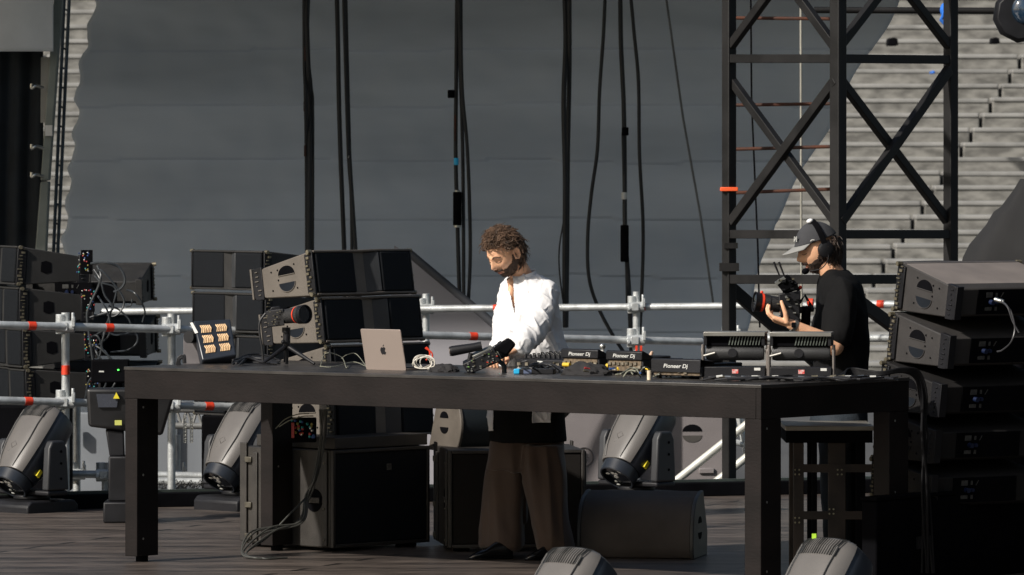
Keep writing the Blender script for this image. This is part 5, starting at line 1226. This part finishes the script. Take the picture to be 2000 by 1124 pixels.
# cap
vs, fs = head_grid(90, 70); fk = [f for f in fs if all(vs[i].z > .034-.28*min(0, 0)+(-.12*vs[i].x if vs[i].x < 0 else 0)*-.12 for i in f)]
used = sorted({i for f in fk for i in f}); mp = {u: k for k, u in enumerate(used)}
mb = MB(I @ HMc); mb.add([Vector((vs[u].x*1.12, vs[u].y*1.14, vs[u].z*1.1+.008)) for u in used], [tuple(mp[i] for i in f) for f in fk])
capo = mb.build('cap', mat('cap_cloth', (.042, .043, .048), .85, var=.12, scale=20, bump=.3, bscale=300), cmn); q = capo.modifiers.new('s', 'SOLIDIFY'); q.thickness = .006; q.offset = 1
pts_t = []; pts_b = []
n_ = 24; grid = []
for j in range(7):
    row = []
    for k in range(n_+1):
        a = R(-62+124*k/n_); s_ = j/6; r0 = (.108*math.cos(a), .086*math.sin(a)); ext = .078*s_*math.cos(a*1.1)**.7 if math.cos(a*1.1) > 0 else 0
        x = r0[0]+ext; y = r0[1]*(1-.06*s_); z = .047-.018*s_-.10*y*y*10*.35*s_; row.append(Vector((x, y, z)))
    grid.append(row)
vs2 = [p for r_ in grid for p in r_]; fs2 = [(j*(n_+1)+k, j*(n_+1)+k+1, (j+1)*(n_+1)+k+1, (j+1)*(n_+1)+k) for j in range(6) for k in range(n_)]
mb = MB(I @ HMc); mb.add(vs2, fs2); br = mb.build('cap_brim', mat('brim_cloth', (.26, .26, .25), .8, var=.08), capo); q = br.modifiers.new('s', 'SOLIDIFY'); q.thickness = .004; q.offset = 1
mb = MB(I @ HMc); mb.tube([(.105, .03, .075), (.098, .036, .1)], .003, 6); mb.tube([(.111, .012, .078), (.104, .022, .102)], .003, 6); mb.tube([(.098, .036, .1), (.111, .012, .078)], .003, 6); mb.build('cap_emblem', OFF, capo)
mb = MB(I @ HMc); mb.tube([(.03, .092, .06), (.04, .09, .064), (.05, .088, .06)], .003, 6); mb.build('cap_side_mark', OFF, capo)
# headset
hs_ = MB(I @ HMc); arc = [Vector((-.012, .104*math.cos(a), .152*math.sin(a)-.005)) for a in [math.pi*k/20 for k in range(1, 20)]]
rs = [[p+Vector((dx, 0, 0))+p.normalized()*dr for dx, dr in ((-.014, 0), (.014, 0), (.014, .008), (-.014, .008))] for p in arc]; hs_.rings(rs)
hso = hs_.build('headset', BLKM, cmn, bevel=.002)
for s in (-1, 1):
    m2 = MB(I @ HMc); m2.tube([(-.012, s*.078, -.006), (-.012, s*.085, -.006), (-.012, s*.105, -.006), (-.012, s*.112, -.006)], [.036, .042, .042, .03], 20); m2.build('ear_cup', BLK, hso, bevel=.002)
m2 = MB(I @ HMc); m2.ball((.002, .02, .152), (.018, .02, .012), 14, 8); m2.build('band_highlight', mat('highlight_white', (.85, .85, .85), .4, var=.02), hso)  # white dab painting the highlight on the headset band
m2 = MB(I @ HMc); m2.tube(spline([(-.012, .11, -.03), (.0, .11, -.06), (.04, .085, -.09), (.085, .045, -.088)], 6), .0028, 8); m2.build('mic_boom', BLK, hso)
m2 = MB(I @ HMc); m2.ball((.108, .03, -.082), (.02, .016, .016), 16, 10); m2.build('mic_foam', BLKM, hso)
# t-shirt and jeans
mb = MB(I)
T_ = [(1634, 528, 24, .075), (1637, 540, 34, .13), (1640, 560, 42, .185), (1642, 600, 47, .19), (1642, 660, 52, .185), (1641, 720, 54, .18), (1640, 775, 56, .18), (1640, 785, 56, .18)]
loft(mb, smooth_rings([(J(x, y), w_*D/F, dd) for x, y, w_, dd in T_]), e=2.2)
limb(mb, [LS, LS.lerp(LE, .55), LS.lerp(LE, .76)], [.075, .082, .078]); limb(mb, [RS, RS.lerp(RE, .8)], [.075, .082])
ts = remesh(mb, 'tshirt', .007, 3); displace(ts, lambda co, n: n*(.011*(1-abs(noise.noise(Vector((co.x*9+co.z*3, co.y*6, co.z*2.4))))*2.6)+.004*noise.noise(co*18)))
put(ts, 'tshirt', BSH, cmn)
mb = MB(I); loft(mb, smooth_rings([(J(1640, 770), .14, .16), (J(1640, 850), .15, .17)]))
for dy in (-.1, .1): limb(mb, [J(1640, 840, dy), J(1637, 950, dy), J(1640, 1085, dy)], [.105, .085, .07])
js = remesh(mb, 'jeans', .008, 3); displace(js, fold(9, .008, (1, 1, .6))); put(js, 'jeans', mat('dark_denim', (.015, .022, .03), .8, var=.3, bump=.3, bscale=200), cmn)
for dy in (-.1, .1):
    m2 = MB(I); c = J(1620, 0, dy); m2.ball((c.x, c.y, .035), (.13, .045, .04), 20, 10, fn=lambda p, d: Vector((p.x, p.y, max(p.z, -.034)))); m2.build('shoe', SHOE, cmn)
# watch
wd_ = (LWr-LE).normalized(); wc = LE.lerp(LWr, .93)
mb = MB(I); mb.tube([wc-wd_*.01, wc-wd_*.009, wc+wd_*.009, wc+wd_*.01], [.029, .0325, .0325, .029], 24); wt = mb.build('watch_strap', STL, cmn)
mb = MB(I); mb.cbox(wc+V(-.004, -.034, .006), (.022, .01, .026)); mb.build('watch_face', BLKM, wt, bevel=.003)

# ---- camera rig he holds
d_ = 29.55
def G(px, py, dy=0): return W(px, py, d_+dy)
I0 = Matrix.Translation(G(1535, 640)); cr_ = thing('cinema_camera', 'black cinema camera rig with red ringed lens held by the cameraman', 'camera', I0); I = I0.inverted()
a_, b_ = G(1542, 598, .0), G(1477, 590, -.03)
def lb(s): return a_.lerp(b_, s)
mb = MB(I); mb.tube([lb(0), lb(.3), lb(.31), lb(.6), lb(.61), lb(.86)], [.036, .036, .040, .041, .044, .045], 28, cap=False); mb.build('lens_barrel', mat('barrel_black2', (.018, .017, .018), .45, bump=.5, bscale=300), cr_)
mb = MB(I); mb.tube([lb(.80), lb(.87)], [.047, .048], 28, cap=False); mb.ball(lb(.83)+V(0, 0, .052), .008, 8, 6); mb.build('red_ring', RED, cr_)
mb = MB(I); mb.tube([lb(.87), lb(1.02), lb(1.06), lb(1.065), lb(1.05)], [.046, .050, .053, .05, .046], 28, cap=False); mb.build('lens_hood', BLK, cr_)
mb = MB(I); mb.ball(lb(.97), (.016, .045, .045), 24, 12); mb.build('glass', LNS, cr_)
mb = MB(I); hexa(mb, [G(1520, 574, -.05), G(1564, 568, -.05), G(1562, 634, -.05), G(1526, 636, -.05)], [G(1520, 574, .06), G(1564, 568, .06), G(1562, 634, .06), G(1526, 636, .06)]); hexa(mb, [G(1530, 556, -.03), G(1558, 552, -.03), G(1560, 567.5, -.03), G(1528, 573.5, -.03)], [G(1530, 556, .05), G(1558, 552, .05), G(1560, 567.5, .05), G(1528, 573.5, .05)]); mb.build('camera_body', BLK, cr_, bevel=.006)
mb = MB(I); hexa(mb, [G(1514, 552, -.06), G(1536, 538, -.06), G(1556, 556, -.06), G(1530, 572, -.06)], [G(1518, 548, .05), G(1538, 536, .05), G(1556, 552, .05), G(1532, 568, .05)]); mb.build('monitor', BLKM, cr_, bevel=.003)
mb = MB(I); hexa(mb, [G(1513, 553, -.065), G(1531, 541, -.065), G(1535, 545, -.065), G(1517, 558, -.065)], [G(1513, 551, .0), G(1531, 540, .0), G(1535, 544, .0), G(1517, 557, .0)]); mb.build('monitor_top', mat('rig_metal', (.3, .3, .28), .35, .6), cr_)
for x, x2 in ((1523, 1512), (1532, 1522)):
    mb = MB(I); mb.tube([G(x, 540), G(x2, 514), G(x2-.4, 512)], [.004, .0055, .0055], 8); mb.build('antenna', BLK, cr_)
for m, sd, n_ in ((BRS, 1, 6), (STL, 2, 6), (BLK, 3, 22)):
    mb = MB(I); rr = random.Random(sd)
    for i in range(n_): mb.cbox(G(1520+rr.random()*38, 545+rr.random()*90, -.062), (.005+.014*rr.random(), .02, .003+.008*rr.random()), None)
    mb.build('rig_detail', m, cr_)
mb = MB(I); mb.cyl(G(1556, 607), G(1588, 603, .02), .017, 12); mb.tube([G(1562, 592, .02), G(1572, 577, .02), G(1585, 600, .02)], .008, 8); mb.build('grip_arm', BLK, cr_)
mb = MB(I); mb.cyl(G(1563, 562, .02), G(1552, 580, .02), .006, 8); mb.cyl(G(1545, 580, 0), G(1540, 560, 0), .012, 8); mb.build('monitor_arm', BLK, cr_)
mb = MB(I); mb.ball(G(1563, 562, .02), .010, 10, 8); mb.build('red_knob', RED, cr_); mb = MB(I); mb.cbox(G(1578, 592, -.01), (.012, .02, .018)); mb.build('red_knob', RED, cr_, bevel=.003)
mb = MB(I); mb.cyl(G(1547, 632), G(1543, 660, .02), .02, 12); mb.cyl(G(1575, 600, .0), G(1573, 640, .02), .024, 14); mb.build('hand_grip', BLKM, cr_)
